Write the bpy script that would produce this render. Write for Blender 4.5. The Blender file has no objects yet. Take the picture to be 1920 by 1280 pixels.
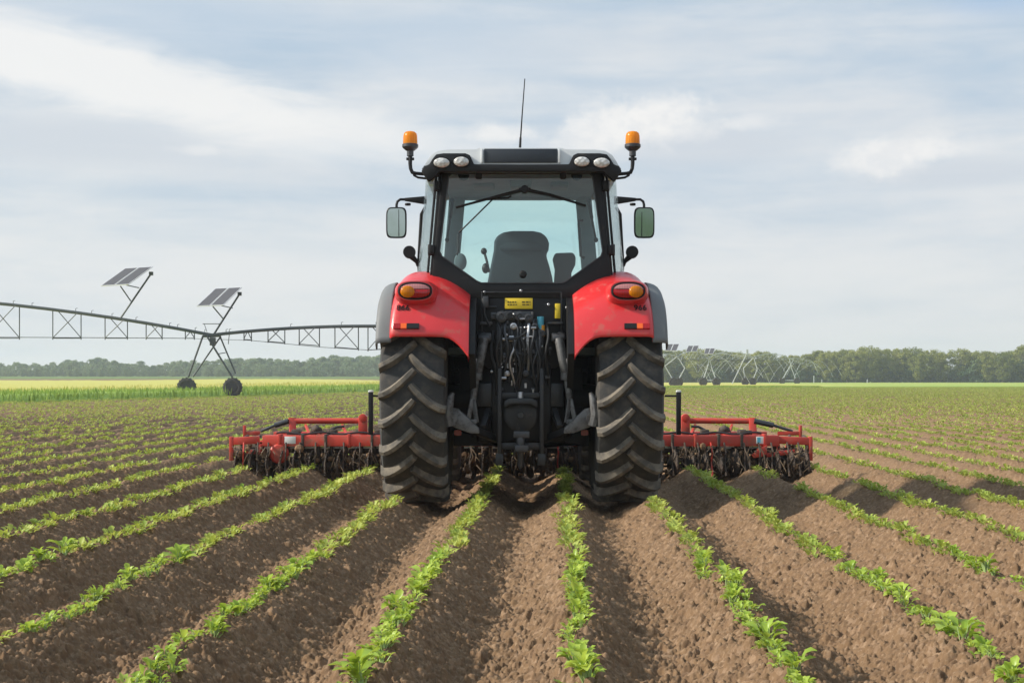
import bpy, bmesh, math, random
import numpy as np
from mathutils import Vector, Matrix, Quaternion

rng = np.random.default_rng(7)
random.seed(7)
scene = bpy.context.scene
COL = scene.collection
R = math.radians

# ------------------------------------------------------------------ camera
F = 2700.0                      # focal length in pixels of a 1920 wide frame
EYE = 1.05                      # camera height over the ridge tops
cam_d = bpy.data.cameras.new("camera")
cam = bpy.data.objects.new("camera", cam_d)
COL.objects.link(cam)
cam.location = (0, 0, EYE)
cam.rotation_euler = (R(90), 0, 0)
cam_d.sensor_width = 36.0
cam_d.lens = F / 1920 * 36.0
cam_d.shift_y = 76 / 1920
cam_d.clip_start = 0.1
cam_d.clip_end = 5000
scene.camera = cam

# ------------------------------------------------------------------ light and exposure
SUN_DIR = Vector((-1.0, -0.12, 0.66)).normalized()
sun_d = bpy.data.lights.new("sun", 'SUN')
sun_d.energy = 4.5
sun_d.angle = R(4)
sun_d.color = (1.0, 0.93, 0.82)
sun = bpy.data.objects.new("sun", sun_d)
COL.objects.link(sun)
sun.rotation_euler = (-SUN_DIR).to_track_quat('-Z', 'Y').to_euler()

scene.view_settings.view_transform = 'Standard'
scene.view_settings.look = 'None'
scene.view_settings.exposure = 0.33
scene.view_settings.gamma = 1.0
scene.render.engine = 'CYCLES'
scene.cycles.use_denoising = True
scene.cycles.max_bounces = 8
scene.cycles.transparent_max_bounces = 16
scene.cycles.volume_bounces = 1


class NT:
    """small helper to wire shader nodes"""
    def __init__(self, tree):
        self.t = tree
        self.n = tree.nodes
        self.l = tree.links

    def new(self, typ, **kw):
        nd = self.n.new(typ)
        for k, v in kw.items():
            setattr(nd, k, v)
        return nd

    def put(self, sock, v):
        if isinstance(v, bpy.types.NodeSocket):
            self.l.new(v, sock)
        elif v is not None:
            if sock.type == 'RGBA':
                v = (v, v, v, 1) if isinstance(v, (int, float)) else (*v[:3], 1)
            sock.default_value = v

    def m(self, op, a, b=None, c=None, clamp=False):
        nd = self.new('ShaderNodeMath', operation=op, use_clamp=clamp)
        self.put(nd.inputs[0], a)
        if b is not None:
            self.put(nd.inputs[1], b)
        if c is not None:
            self.put(nd.inputs[2], c)
        return nd.outputs[0]

    def mix(self, f, a, b, blend='MIX'):
        nd = self.new('ShaderNodeMix', data_type='RGBA', blend_type=blend)
        self.put(nd.inputs[0], f)
        self.put(nd.inputs[6], a)
        self.put(nd.inputs[7], b)
        return nd.outputs[2]

    def vec(self, x, y, z):
        nd = self.new('ShaderNodeCombineXYZ')
        for i, v in enumerate((x, y, z)):
            self.put(nd.inputs[i], v)
        return nd.outputs[0]

    def noise(self, v, scale, detail=4, rough=.5, dist=0.0):
        nd = self.new('ShaderNodeTexNoise')
        if v is not None:
            self.l.new(v, nd.inputs['Vector'])
        nd.inputs['Scale'].default_value = scale
        nd.inputs['Detail'].default_value = detail
        nd.inputs['Roughness'].default_value = rough
        nd.inputs['Distortion'].default_value = dist
        return nd.outputs['Fac']

    def step(self, v, a, b):
        nd = self.new('ShaderNodeMapRange', interpolation_type='SMOOTHSTEP')
        self.put(nd.inputs[0], v)
        nd.inputs[1].default_value = a
        nd.inputs[2].default_value = b
        return nd.outputs[0]


# ------------------------------------------------------------------ sky
world = bpy.data.worlds.new("World")
scene.world = world
world.use_nodes = True
w = NT(world.node_tree)
w.n.clear()
out = w.new('ShaderNodeOutputWorld')
bg = w.new('ShaderNodeBackground')
w.l.new(bg.outputs[0], out.inputs[0])
sky = w.new('ShaderNodeTexSky', sky_type='NISHITA')
sky.sun_disc = False
sky.sun_elevation = math.asin(SUN_DIR.z)
sky.sun_rotation = math.atan2(SUN_DIR.x, SUN_DIR.y)
sky.dust_density = 2.0
SKY_STRENGTH = 0.1
tc = w.new('ShaderNodeTexCoord')
sp = w.new('ShaderNodeSeparateXYZ')
w.l.new(tc.outputs['Generated'], sp.inputs[0])
X, Y, Z = sp.outputs
az = w.m('ARCTAN2', X, Y)
el = w.m('ARCSINE', Z)
n_big = w.noise(w.vec(w.m('MULTIPLY', az, 2.6), w.m('MULTIPLY', el, 13.0), 3.1), 1.6, 6, .55, .4)
n_mid = w.noise(w.vec(w.m('MULTIPLY', az, 9.0), w.m('MULTIPLY', el, 30.0), 7.7), 1.5, 6, .6, .5)
n_puf = w.noise(w.vec(w.m('MULTIPLY', az, 26.0), w.m('MULTIPLY', el, 34.0), 1.7), 1.5, 7, .6, .2)
n_pf2 = w.noise(w.vec(w.m('MULTIPLY', az, 30.0), w.m('MULTIPLY', el, 44.0), 9.4), 1.6, 6, .6, .3)
n_str = w.noise(w.vec(w.m('MULTIPLY', w.m('ADD', az, w.m('MULTIPLY', el, 1.0)), 4.0), w.m('MULTIPLY', el, 70.0), 5.2), 1.2, 5, .55, .3)


def A(px):
    return (px - 960) / F


def E(py):
    return (716 - py) / F


def gauss(px, py, sx, sy, tilt=0.0, warp=None, amt=0.0):
    dx = w.m('SUBTRACT', az, A(px))
    dy = w.m('SUBTRACT', el, E(py))
    if tilt:
        dy = w.m('ADD', dy, w.m('MULTIPLY', dx, tilt))
    dx = w.m('DIVIDE', dx, sx / F)
    dy = w.m('DIVIDE', dy, sy / F)
    q = w.m('ADD', w.m('MULTIPLY', dx, dx), w.m('MULTIPLY', dy, dy))
    g = w.m('EXPONENT', w.m('MULTIPLY', q, -1.0))
    if warp is not None:
        g = w.m('ADD', g, w.m('MULTIPLY', w.m('SUBTRACT', warp, 0.5), amt))
    return g


nis = w.mix(1.0, sky.outputs[0], (SKY_STRENGTH,) * 3, 'MULTIPLY')
clear = w.mix(0.85, nis, (.51, .64, .775, 1))
BASE = (.795, .813, .828, 1)
WHITE = (.905, .907, .900, 1)
GREY = (.635, .690, .755, 1)
# thin veil of cloud, thicker towards the horizon, thinner high up
veil = w.m('ADD', w.m('MULTIPLY', n_big, .95), w.m('ADD', w.m('MULTIPLY', n_str, .14), w.m('MULTIPLY', w.m('SUBTRACT', n_mid, .5), .45)))
veil = w.m('SUBTRACT', veil, w.m('MULTIPLY', el, 1.25))
veil = w.m('ADD', veil, .20)
veil = w.step(veil, .16, .86)
c = w.mix(w.m('MULTIPLY', veil, .96), clear, BASE)
# bluer windows
for a in ((330, 60, 330, 70), (840, 95, 260, 70), (1905, 5, 230, 85)):
    g = gauss(*a, warp=n_mid, amt=.5)
    c = w.mix(w.m('MULTIPLY', w.step(g, .15, .95), .62 if a[0] < 1500 else .85), c,
              (.545, .650, .765, 1) if a[0] < 1500 else (.36, .53, .76, 1))
# grey undersides
for a, k in (((150, 290, 360, 52), .9), ((470, 335, 220, 30), .4), ((1320, 285, 210, 40), .95), ((1770, 345, 190, 30), .9), ((1290, 262, 120, 30), .6),
             ((1500, 225, 320, 45), .3), ((1150, 95, 380, 40), .3)):
    g = gauss(*a, warp=n_mid, amt=.35)
    c = w.mix(w.m('MULTIPLY', w.step(g, .1, .95), k), c, GREY)
# white bank on the left, falling to the right
g = gauss(190, 165, 560, 78, tilt=.17, warp=n_mid, amt=.75)
c = w.mix(w.m('MULTIPLY', w.step(g, .30, .82), .92), c, WHITE)
g = gauss(620, 260, 330, 60, tilt=.05, warp=n_mid, amt=.5)
c = w.mix(w.m('MULTIPLY', w.step(g, .25, .9), .65), c, WHITE)
# cumulus heads: ragged above, dissolving below
for a, k in (((1165, 246, 110, 42), .8), ((1235, 222, 84, 36), .85), ((1290, 250, 90, 26), .5), ((1400, 243, 60, 18), .45), ((1640, 316, 96, 34), .75),
             ((1716, 298, 100, 24), .65), ((930, 256, 80, 20), .7), ((385, 296, 60, 10), .4), ((1105, 268, 80, 26), .6)):
    g = gauss(*a, warp=n_puf, amt=1.5)
    g = w.m('MULTIPLY', w.step(g, .12, .95), w.step(gauss(a[0], a[1] - a[3] * .15, a[2] * 1.7, a[3] * 1.7), .04, .8))
    c = w.mix(w.m('MULTIPLY', g, min(1, k * 1.1)), c, w.mix(w.step(n_pf2, .35, .62), (.835, .845, .855), (.925, .918, .905)))
# soft white streaks
st = w.m('MULTIPLY', w.step(n_str, .48, .78), .16)
c = w.mix(st, c, (.84, .85, .855, 1))
# pale band over the horizon
hz = w.m('EXPONENT', w.m('MULTIPLY', w.m('ABSOLUTE', el), -16.0))
c = w.mix(w.m('MULTIPLY', hz, .55), c, (.775, .785, .79, 1))
# sky gain added as fill overhead and round the sun, both outside the picture
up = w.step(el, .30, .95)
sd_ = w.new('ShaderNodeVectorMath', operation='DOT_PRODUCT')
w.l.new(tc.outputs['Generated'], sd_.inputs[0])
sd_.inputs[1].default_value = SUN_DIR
fill_glow = w.step(sd_.outputs['Value'], .72, 1.0)
fill_gain = w.m('ADD', w.m('ADD', 1.0, w.m('MULTIPLY', up, .10)), w.m('MULTIPLY', fill_glow, .9))
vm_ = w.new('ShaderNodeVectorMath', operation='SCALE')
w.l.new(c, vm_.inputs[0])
w.l.new(fill_gain, vm_.inputs['Scale'])
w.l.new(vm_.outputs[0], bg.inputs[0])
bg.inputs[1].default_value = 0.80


# ------------------------------------------------------------------ noise in numpy
def _hash(ix, iy, seed):
    h = (ix.astype(np.int64) * 374761393 + iy.astype(np.int64) * 668265263 + seed * 1442695041) & 0xFFFFFFFF
    h = ((h ^ (h >> 13)) * 1274126177) & 0xFFFFFFFF
    h = ((h ^ (h >> 16)) * 2246822519) & 0xFFFFFFFF
    return ((h ^ (h >> 15)) & 0xFFFFFF) / float(0xFFFFFF)


def vnoise(x, y, seed=0):
    ix, iy = np.floor(x), np.floor(y)
    fx, fy = x - ix, y - iy
    fx = fx * fx * (3 - 2 * fx)
    fy = fy * fy * (3 - 2 * fy)
    a, b = _hash(ix, iy, seed), _hash(ix + 1, iy, seed)
    c_, d = _hash(ix, iy + 1, seed), _hash(ix + 1, iy + 1, seed)
    return (a * (1 - fx) + b * fx) * (1 - fy) + (c_ * (1 - fx) + d * fx) * fy


def fbm(x, y, seed=0, oct=4):
    s, a, t = 0, 1.0, 0
    for o in range(oct):
        s = s + a * vnoise(x * 2 ** o, y * 2 ** o, seed + o)
        t += a
        a *= .5
    return s / t


def worley(x, y, seed=0):
    ix, iy = np.floor(x), np.floor(y)
    best = np.full(x.shape, 9.0)
    hb = np.zeros(x.shape)
    for dx in (-1, 0, 1):
        for dy in (-1, 0, 1):
            cx, cy = ix + dx, iy + dy
            d = (cx + .1 + .8 * _hash(cx, cy, seed) - x) ** 2 + (cy + .1 + .8 * _hash(cx, cy, seed + 91) - y) ** 2
            k = d < best
            best = np.where(k, d, best)
            hb = np.where(k, _hash(cx, cy, seed + 57), hb)
    return np.sqrt(best), hb


def sstep(v, a, b):
    t = np.clip((v - a) / (b - a), 0, 1)
    return t * t * (3 - 2 * t)


# ------------------------------------------------------------------ objects
def tag(o, label=None, cat=None, group=None, kind=None):
    if label:
        o['label'] = label
    if cat:
        o['category'] = cat
    if group:
        o['group'] = group
    if kind:
        o['kind'] = kind
    return o


def empty(name, loc=(0, 0, 0), rz=0.0, label=None, cat=None, group=None):
    o = bpy.data.objects.new(name, None)
    o.location = loc
    o.rotation_euler = (0, 0, rz)
    COL.objects.link(o)
    return tag(o, label, cat, group)


def link(name, me, parent=None):
    o = bpy.data.objects.new(name, me)
    COL.objects.link(o)
    if parent is not None:
        o.parent = parent
    return o


def np_mesh(name, verts, quads, mat, smooth=False, tint=None, parent=None):
    """mesh from numpy arrays; quads is (n, 3 or 4)"""
    me = bpy.data.meshes.new(name)
    verts = np.ascontiguousarray(verts, dtype=np.float32)
    quads = np.ascontiguousarray(quads, dtype=np.int32)
    nf, k = quads.shape
    me.vertices.add(len(verts))
    me.vertices.foreach_set('co', verts.ravel())
    me.loops.add(nf * k)
    me.loops.foreach_set('vertex_index', quads.ravel())
    me.polygons.add(nf)
    me.polygons.foreach_set('loop_start', np.arange(0, nf * k, k, dtype=np.int32))
    me.polygons.foreach_set('loop_total', np.full(nf, k, dtype=np.int32))
    me.polygons.foreach_set('use_smooth', np.full(nf, smooth, dtype=bool))
    if tint is not None:
        at = me.attributes.new('tint', 'FLOAT', 'POINT')
        at.data.foreach_set('value', np.ascontiguousarray(tint, dtype=np.float32))
    me.update(calc_edges=True)
    me.materials.append(mat)
    return link(name, me, parent)


class MB:
    def __init__(self):
        self.v, self.f, self.mi, self.cur = [], [], [], 0

    def add(self, vs, fs):
        o = len(self.v)
        self.v += [tuple(p) for p in vs]
        for f in fs:
            self.f.append(tuple(i + o for i in f))
            self.mi.append(self.cur)
        return self

    def box(self, c, s, rot=None):
        hx, hy, hz = s[0] / 2, s[1] / 2, s[2] / 2
        vs = [Vector((x, y, z)) for x in (-hx, hx) for y in (-hy, hy) for z in (-hz, hz)]
        if rot is not None:
            vs = [rot @ p for p in vs]
        c = Vector(c)
        return self.add([p + c for p in vs], [(0, 1, 3, 2), (4, 6, 7, 5), (0, 4, 5, 1), (2, 3, 7, 6), (0, 2, 6, 4), (1, 5, 7, 3)])

    def span(self, x0, x1, y0, y1, z0, z1):
        return self.box(((x0 + x1) / 2, (y0 + y1) / 2, (z0 + z1) / 2), (abs(x1 - x0), abs(y1 - y0), abs(z1 - z0)))

    def bar(self, a, b, wx, wy=None):
        """rectangular bar from a to b"""
        a, b = Vector(a), Vector(b)
        d = b - a
        q = d.to_track_quat('Z', 'Y')
        return self.box((a + b) / 2, (wx, wy or wx, d.length), q.to_matrix())

    def prism(self, poly, axis, a, b):
        """polygon in the plane normal to axis, extruded from a to b"""
        n = len(poly)

        def P(p, t):
            return {'x': (t, p[0], p[1]), 'y': (p[0], t, p[1]), 'z': (p[0], p[1], t)}[axis]
        vs = [P(p, a) for p in poly] + [P(p, b) for p in poly]
        fs = [tuple(range(n - 1, -1, -1)), tuple(range(n, 2 * n))]
        fs += [(i, (i + 1) % n, n + (i + 1) % n, n + i) for i in range(n)]
        return self.add(vs, fs)

    def tube(self, pts, r, n=8, caps=True):
        pts = [Vector(p) for p in pts]
        k = len(pts)
        rs = r if isinstance(r, (list, tuple)) else [r] * k
        vs, fs = [], []
        up = None
        for i, p in enumerate(pts):
            t = (pts[min(i + 1, k - 1)] - pts[max(i - 1, 0)]).normalized()
            if up is None:
                up = t.orthogonal().normalized()
            else:
                up = (up - t * up.dot(t))
                up = up.normalized() if up.length > 1e-6 else t.orthogonal().normalized()
            s = t.cross(up)
            for j in range(n):
                a = 2 * math.pi * j / n
                vs.append(p + (up * math.cos(a) + s * math.sin(a)) * rs[i])
        for i in range(k - 1):
            for j in range(n):
                fs.append((i * n + j, i * n + (j + 1) % n, (i + 1) * n + (j + 1) % n, (i + 1) * n + j))
        if caps:
            fs.append(tuple(range(n - 1, -1, -1)))
            fs.append(tuple((k - 1) * n + j for j in range(n)))
        return self.add(vs, fs)

    def lathe(self, prof, c=(0, 0, 0), axis='z', n=24, close=False):
        """prof: list of (radius, height along axis)"""
        c = Vector(c)
        vs, fs = [], []
        for (r, h) in prof:
            for j in range(n):
                a = 2 * math.pi * j / n
                u, v = r * math.cos(a), r * math.sin(a)
                vs.append(c + Vector({'z': (u, v, h), 'x': (h, u, v), 'y': (u, h, v)}[axis]))
        k = len(prof)
        for i in range(k - 1 + (1 if close else 0)):
            i2 = (i + 1) % k
            for j in range(n):
                fs.append((i * n + j, i * n + (j + 1) % n, i2 * n + (j + 1) % n, i2 * n + j))
        if not close:
            fs.append(tuple(range(n - 1, -1, -1)))
            fs.append(tuple((k - 1) * n + j for j in range(n)))
        return self.add(vs, fs)

    def loft(self, secs, caps=True, closed=True):
        n = len(secs[0])
        vs = [p for s in secs for p in s]
        fs = []
        for i in range(len(secs) - 1):
            for j in range(n if closed else n - 1):
                fs.append((i * n + j, i * n + (j + 1) % n, (i + 1) * n + (j + 1) % n, (i + 1) * n + j))
        if caps:
            fs.append(tuple(range(n - 1, -1, -1)))
            fs.append(tuple((len(secs) - 1) * n + j for j in range(n)))
        return self.add(vs, fs)

    def ellipsoid(self, c, s, n=16, m=10):
        c = Vector(c)
        vs = [c + Vector((0, 0, -s[2]))]
        for i in range(1, m):
            p = -math.pi / 2 + math.pi * i / m
            for j in range(n):
                a = 2 * math.pi * j / n
                vs.append(c + Vector((s[0] * math.cos(p) * math.cos(a), s[1] * math.cos(p) * math.sin(a), s[2] * math.sin(p))))
        vs.append(c + Vector((0, 0, s[2])))
        fs = [(0, 1 + (j + 1) % n, 1 + j) for j in range(n)]
        for i in range(m - 2):
            for j in range(n):
                a, b = 1 + i * n + j, 1 + i * n + (j + 1) % n
                fs.append((a, b, b + n, a + n))
        t = len(vs) - 1
        b0 = 1 + (m - 2) * n
        fs += [(b0 + j, b0 + (j + 1) % n, t) for j in range(n)]
        return self.add(vs, fs)

    def build(self, name, mats, parent=None, bevel=0.0, angle=35, seg=2, smooth=True):
        me = bpy.data.meshes.new(name)
        me.from_pydata(self.v, [], self.f)
        me.polygons.foreach_set('material_index', self.mi)
        bm = bmesh.new()
        bm.from_mesh(me)
        bmesh.ops.recalc_face_normals(bm, faces=bm.faces)
        lim = math.radians(angle)
        if bevel > 0:
            es = [e for e in bm.edges if len(e.link_faces) == 2 and e.calc_face_angle(0) > lim]
            bmesh.ops.bevel(bm, geom=es, offset=bevel, segments=seg, profile=.5, affect='EDGES', clamp_overlap=True)
        for f in bm.faces:
            f.smooth = smooth
        for e in bm.edges:
            e.smooth = not (len(e.link_faces) == 2 and e.calc_face_angle(0) > lim)
        bm.to_mesh(me)
        bm.free()
        for m_ in (mats if isinstance(mats, (list, tuple)) else [mats]):
            me.materials.append(m_)
        return link(name, me, parent)


# ------------------------------------------------------------------ materials
def new_mat(name):
    mt = bpy.data.materials.new(name)
    mt.use_nodes = True
    t = NT(mt.node_tree)
    t.n.clear()
    o = t.new('ShaderNodeOutputMaterial')
    return mt, t, o


def pmat(name, col, rough=.5, metal=0.0, var=.18, scale=6.0, bump=0.0, bscale=60.0, coat=0.0, dirt=None, spec=.5):
    """principled surface with uneven colour and gloss; dirt = (colour, amount, scale)"""
    mt, t, o = new_mat(name)
    b = t.new('ShaderNodeBsdfPrincipled')
    t.l.new(b.outputs[0], o.inputs[0])
    tcn = t.new('ShaderNodeTexCoord')
    co = tcn.outputs['Object']
    n1 = t.noise(co, scale, 5, .6)
    lo = tuple(x * (1 - var) for x in col)
    hi = tuple(min(1, x * (1 + var)) for x in col)
    cc = t.mix(n1, lo, hi)
    rr = t.m('ADD', t.m('MULTIPLY', n1, .2), rough - .1, clamp=True)
    if dirt:
        dc, da, ds = dirt
        n2 = t.noise(co, ds, 7, .65, .3)
        f = t.step(n2, .62 - da * .35, .72 - da * .1)
        f = t.m('MULTIPLY', f, min(1.0, .35 + da))
        cc = t.mix(f, cc, dc)
        rr = t.mix(f, rr, .9)
    t.put(b.inputs['Base Color'], cc)
    t.put(b.inputs['Roughness'], rr)
    b.inputs['Metallic'].default_value = metal
    b.inputs['Specular IOR Level'].default_value = spec
    if coat:
        b.inputs['Coat Weight'].default_value = coat
        b.inputs['Coat Roughness'].default_value = .12
    if bump:
        bn = t.new('ShaderNodeBump')
        bn.inputs['Strength'].default_value = bump
        bn.inputs['Distance'].default_value = .01
        t.l.new(t.noise(co, bscale, 4, .6), bn.inputs['Height'])
        t.l.new(bn.outputs[0], b.inputs['Normal'])
    return mt


def leaf_mat(name, lo, hi, trans=.35, rough=.5, attr=True, yellow=None):
    mt, t, o = new_mat(name)
    if attr:
        a = t.new('ShaderNodeAttribute')
        a.attribute_name = 'tint'
        f = a.outputs['Fac']
        if attr == 'tree':
            oi = t.new('ShaderNodeObjectInfo')
            f = t.m('ADD', t.m('MULTIPLY', f, .65), t.m('MULTIPLY', oi.outputs['Random'], .55), clamp=True)
    else:
        oi = t.new('ShaderNodeObjectInfo')
        tcn = t.new('ShaderNodeTexCoord')
        f = t.m('ADD', t.m('MULTIPLY', oi.outputs['Random'], .55), t.m('MULTIPLY', t.noise(tcn.outputs['Object'], 14, 3), .5))
    cc = t.mix(f, lo, hi)
    b = t.new('ShaderNodeBsdfPrincipled')
    t.put(b.inputs['Base Color'], cc)
    b.inputs['Roughness'].default_value = rough
    b.inputs['Specular IOR Level'].default_value = .3
    tr = t.new('ShaderNodeBsdfTranslucent')
    t.put(tr.inputs[0], t.mix(.35, cc, (hi[0] * 1.25, hi[1] * 1.15, hi[2] * .6)))
    ms = t.new('ShaderNodeMixShader')
    ms.inputs[0].default_value = trans
    t.l.new(b.outputs[0], ms.inputs[1])
    t.l.new(tr.outputs[0], ms.inputs[2])
    t.l.new(ms.outputs[0], o.inputs[0])
    return mt


def glass_mat(name, tint, refl=1.0, rough=.02):
    mt, t, o = new_mat(name)
    tr = t.new('ShaderNodeBsdfTransparent')
    tr.inputs[0].default_value = (*tint, 1)
    gl = t.new('ShaderNodeBsdfGlossy')
    gl.inputs['Roughness'].default_value = rough
    fr = t.new('ShaderNodeFresnel')
    fr.inputs[0].default_value = 1.45
    ms = t.new('ShaderNodeMixShader')
    t.l.new(t.m('MULTIPLY', fr.outputs[0], refl, clamp=True), ms.inputs[0])
    t.l.new(tr.outputs[0], ms.inputs[1])
    t.l.new(gl.outputs[0], ms.inputs[2])
    t.l.new(ms.outputs[0], o.inputs[0])
    return mt


def lens_mat(name, col, trans=.4):
    mt, t, o = new_mat(name)
    b = t.new('ShaderNodeBsdfPrincipled')
    tcn = t.new('ShaderNodeTexCoord')
    wv = t.new('ShaderNodeTexWave')
    wv.inputs['Scale'].default_value = 22
    wv.inputs['Distortion'].default_value = .6
    t.l.new(tcn.outputs['Object'], wv.inputs['Vector'])
    cc = t.mix(wv.outputs['Fac'], tuple(x * .62 for x in col), col)
    t.put(b.inputs['Base Color'], cc)
    b.inputs['Roughness'].default_value = .16
    b.inputs['Coat Weight'].default_value = .4
    tr = t.new('ShaderNodeBsdfTranslucent')
    tr.inputs[0].default_value = (*[min(1, x * 1.3) for x in col], 1)
    ms = t.new('ShaderNodeMixShader')
    ms.inputs[0].default_value = trans
    t.l.new(b.outputs[0], ms.inputs[1])
    t.l.new(tr.outputs[0], ms.inputs[2])
    t.l.new(ms.outputs[0], o.inputs[0])
    return mt


DUST = (.20, .155, .115)
M = {}
M['red'] = pmat('red_paint', (.60, .028, .030), .34, var=.10, scale=3, coat=.35, dirt=((.44, .10, .075), .30, 11))
M['black'] = pmat('black_plastic', (.010, .010, .011), .5, var=.3, dirt=((.05, .042, .036), .10, 9), spec=.3)
M['blackmetal'] = pmat('black_painted_metal', (.014, .015, .017), .45, var=.3, dirt=((.09, .075, .06), .22, 14), bump=.15)
M['greymetal'] = pmat('worn_dark_steel', (.060, .062, .067), .42, metal=.5, var=.35, scale=16, dirt=((.10, .08, .062), .3, 20))
M['wornlink'] = pmat('worn_grey_link_steel', (.125, .124, .122), .5, metal=.3, var=.4, scale=14, dirt=((.05, .044, .038), .5, 16), bump=.2)
M['mirrordarkrefl'] = pmat('mirror_glass_dark_reflection', (.26, .34, .33), .12, metal=1.0, var=.05)  # dark tint painted in for the darker reflection in the right mirror
M['steel'] = pmat('bare_steel', (.42, .42, .43), .38, metal=.85, var=.3, scale=25, dirt=((.12, .09, .07), .25, 30))
M['muddysteel'] = pmat('muddy_steel', (.060, .047, .038), .75, metal=.1, var=.5, scale=18, bump=.6, bscale=45, dirt=((.12, .078, .052), .55, 16))
M['white'] = pmat('white_roof_paint', (.66, .68, .685), .35, var=.05, coat=.3, dirt=((.52, .50, .47), .12, 5))
M['rubber'] = pmat('tyre_rubber', (.042, .042, .041), .78, var=.25, scale=5, bump=.25, bscale=70, dirt=((.088, .078, .066), .5, 8), spec=.3)
M['lug'] = pmat('dusty_tread_rubber', (.095, .086, .074), .82, var=.25, scale=9, bump=.3, bscale=60, dirt=((.20, .17, .13), .62, 9), spec=.25)
M['greyrubber'] = pmat('grey_fender_rubber', (.15, .155, .155), .62, var=.08, scale=4, bump=.1)
M['panel'] = pmat('dark_slate_panel', (.025, .032, .042), .5, var=.1)
M['seat'] = pmat('charcoal_seat_fabric', (.020, .034, .046), .85, var=.2, scale=20, bump=.3, bscale=220)
M['trim'] = pmat('grey_cab_trim', (.15, .215, .24), .7, var=.35, scale=7)
M['liner'] = pmat('grey_headliner', (.20, .29, .335), .9, var=.3, scale=5)
M['yellow'] = pmat('yellow_sticker', (.78, .56, .03), .45, var=.06)
M['inklet'] = pmat('dark_print', (.05, .035, .01), .6)
M['whitetag'] = pmat('white_sticker', (.70, .72, .68), .5, var=.12, scale=30)
M['redimp'] = pmat('red_implement_paint', (.50, .045, .026), .45, var=.2, scale=5, dirt=((.24, .12, .075), .36, 6))
M['rim'] = pmat('pale_wheel_rim', (.55, .56, .56), .5, var=.1, dirt=(DUST, .2, 8))
M['galv'] = pmat('galvanised_steel', (.065, .075, .074), .5, metal=.3, var=.2, scale=2)
M['palegalv'] = pmat('pale_galvanised_steel', (.42, .45, .46), .5, metal=.1, var=.12, scale=2)
M['solar'] = pmat('solar_cell', (.050, .047, .052), .55, var=.15, scale=2)
M['solaredge'] = pmat('aluminium_edge', (.62, .63, .64), .4, metal=.4)
M['mirror'] = pmat('mirror_glass', (.45, .53, .53), .12, metal=1.0, var=.03)
M['cable'] = pmat('black_hose_rubber', (.022, .022, .023), .5, var=.2)
M['blue'] = pmat('blue_cap', (.10, .42, .55), .4)
M['orange'] = pmat('orange_cap', (.75, .32, .03), .4)
M['redorange'] = pmat('red_orange_reflector', (.90, .13, .015), .35)
M['glass'] = glass_mat('tinted_cab_glass', (.90, .982, .973), 1.3)
M['doorglass'] = glass_mat('pale_door_glass', (.95, .985, .98), .35)
M['amber'] = lens_mat('amber_lens', (.98, .40, .012), .55)
M['redlens'] = lens_mat('red_lens', (.55, .01, .015), .25)
M['clearlens'] = lens_mat('clear_lens', (.72, .68, .64), .15)
M['pinklens'] = lens_mat('pale_red_lens', (.72, .30, .30), .2)

# lamp glass with facets
mt, t, o = new_mat('faceted_lamp_glass')
b = t.new('ShaderNodeBsdfPrincipled')
vo = t.new('ShaderNodeTexVoronoi')
vo.inputs['Scale'].default_value = 38
tcn = t.new('ShaderNodeTexCoord')
t.l.new(tcn.outputs['Object'], vo.inputs['Vector'])
t.put(b.inputs['Base Color'], t.mix(vo.outputs['Distance'], (.82, .81, .78), (.38, .36, .33)))
b.inputs['Roughness'].default_value = .2
b.inputs['Metallic'].default_value = .2
bn = t.new('ShaderNodeBump')
bn.inputs['Strength'].default_value = .5
bn.inputs['Distance'].default_value = .01
t.l.new(vo.outputs['Distance'], bn.inputs['Height'])
t.l.new(bn.outputs[0], b.inputs['Normal'])
t.l.new(b.outputs[0], o.inputs[0])
M['lamp'] = mt

# soil
mt, t, o = new_mat('brown_soil')
b = t.new('ShaderNodeBsdfPrincipled')
t.l.new(b.outputs[0], o.inputs[0])
gm = t.new('ShaderNodeNewGeometry')
pos = gm.outputs['Position']
na = t.noise(pos, .9, 8, .72)
nb = t.noise(pos, 45, 4, .7)
nc = t.noise(pos, 13, 6, .75)
c = t.mix(na, (.150, .091, .049), (.235, .147, .082))
c = t.mix(t.m('MULTIPLY', t.step(nb, .48, .75), .65), c, (.36, .255, .165))
c = t.mix(t.m('MULTIPLY', t.step(nc, .48, .72), .5), c, (.085, .050, .032))
vo = t.new('ShaderNodeTexVoronoi')
vo.inputs['Scale'].default_value = 36
t.l.new(pos, vo.inputs['Vector'])
vs_ = t.new('ShaderNodeSeparateColor')
t.l.new(vo.outputs['Color'], vs_.inputs[0])
c = t.mix(t.m('MULTIPLY', t.step(vs_.outputs[0], .45, 1.0), .3), c, (.075, .045, .030))
c = t.mix(t.m('MULTIPLY', t.step(vs_.outputs[1], .70, 1.0), .25), c, (.46, .315, .205))
t.put(b.inputs['Base Color'], c)
b.inputs['Roughness'].default_value = .95
b.inputs['Specular IOR Level'].default_value = .15
bn = t.new('ShaderNodeBump')
bn.inputs['Strength'].default_value = .6
bn.inputs['Distance'].default_value = .008
t.l.new(t.noise(pos, 95, 5, .75), bn.inputs['Height'])
t.l.new(bn.outputs[0], b.inputs['Normal'])
M['soil'] = mt

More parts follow.
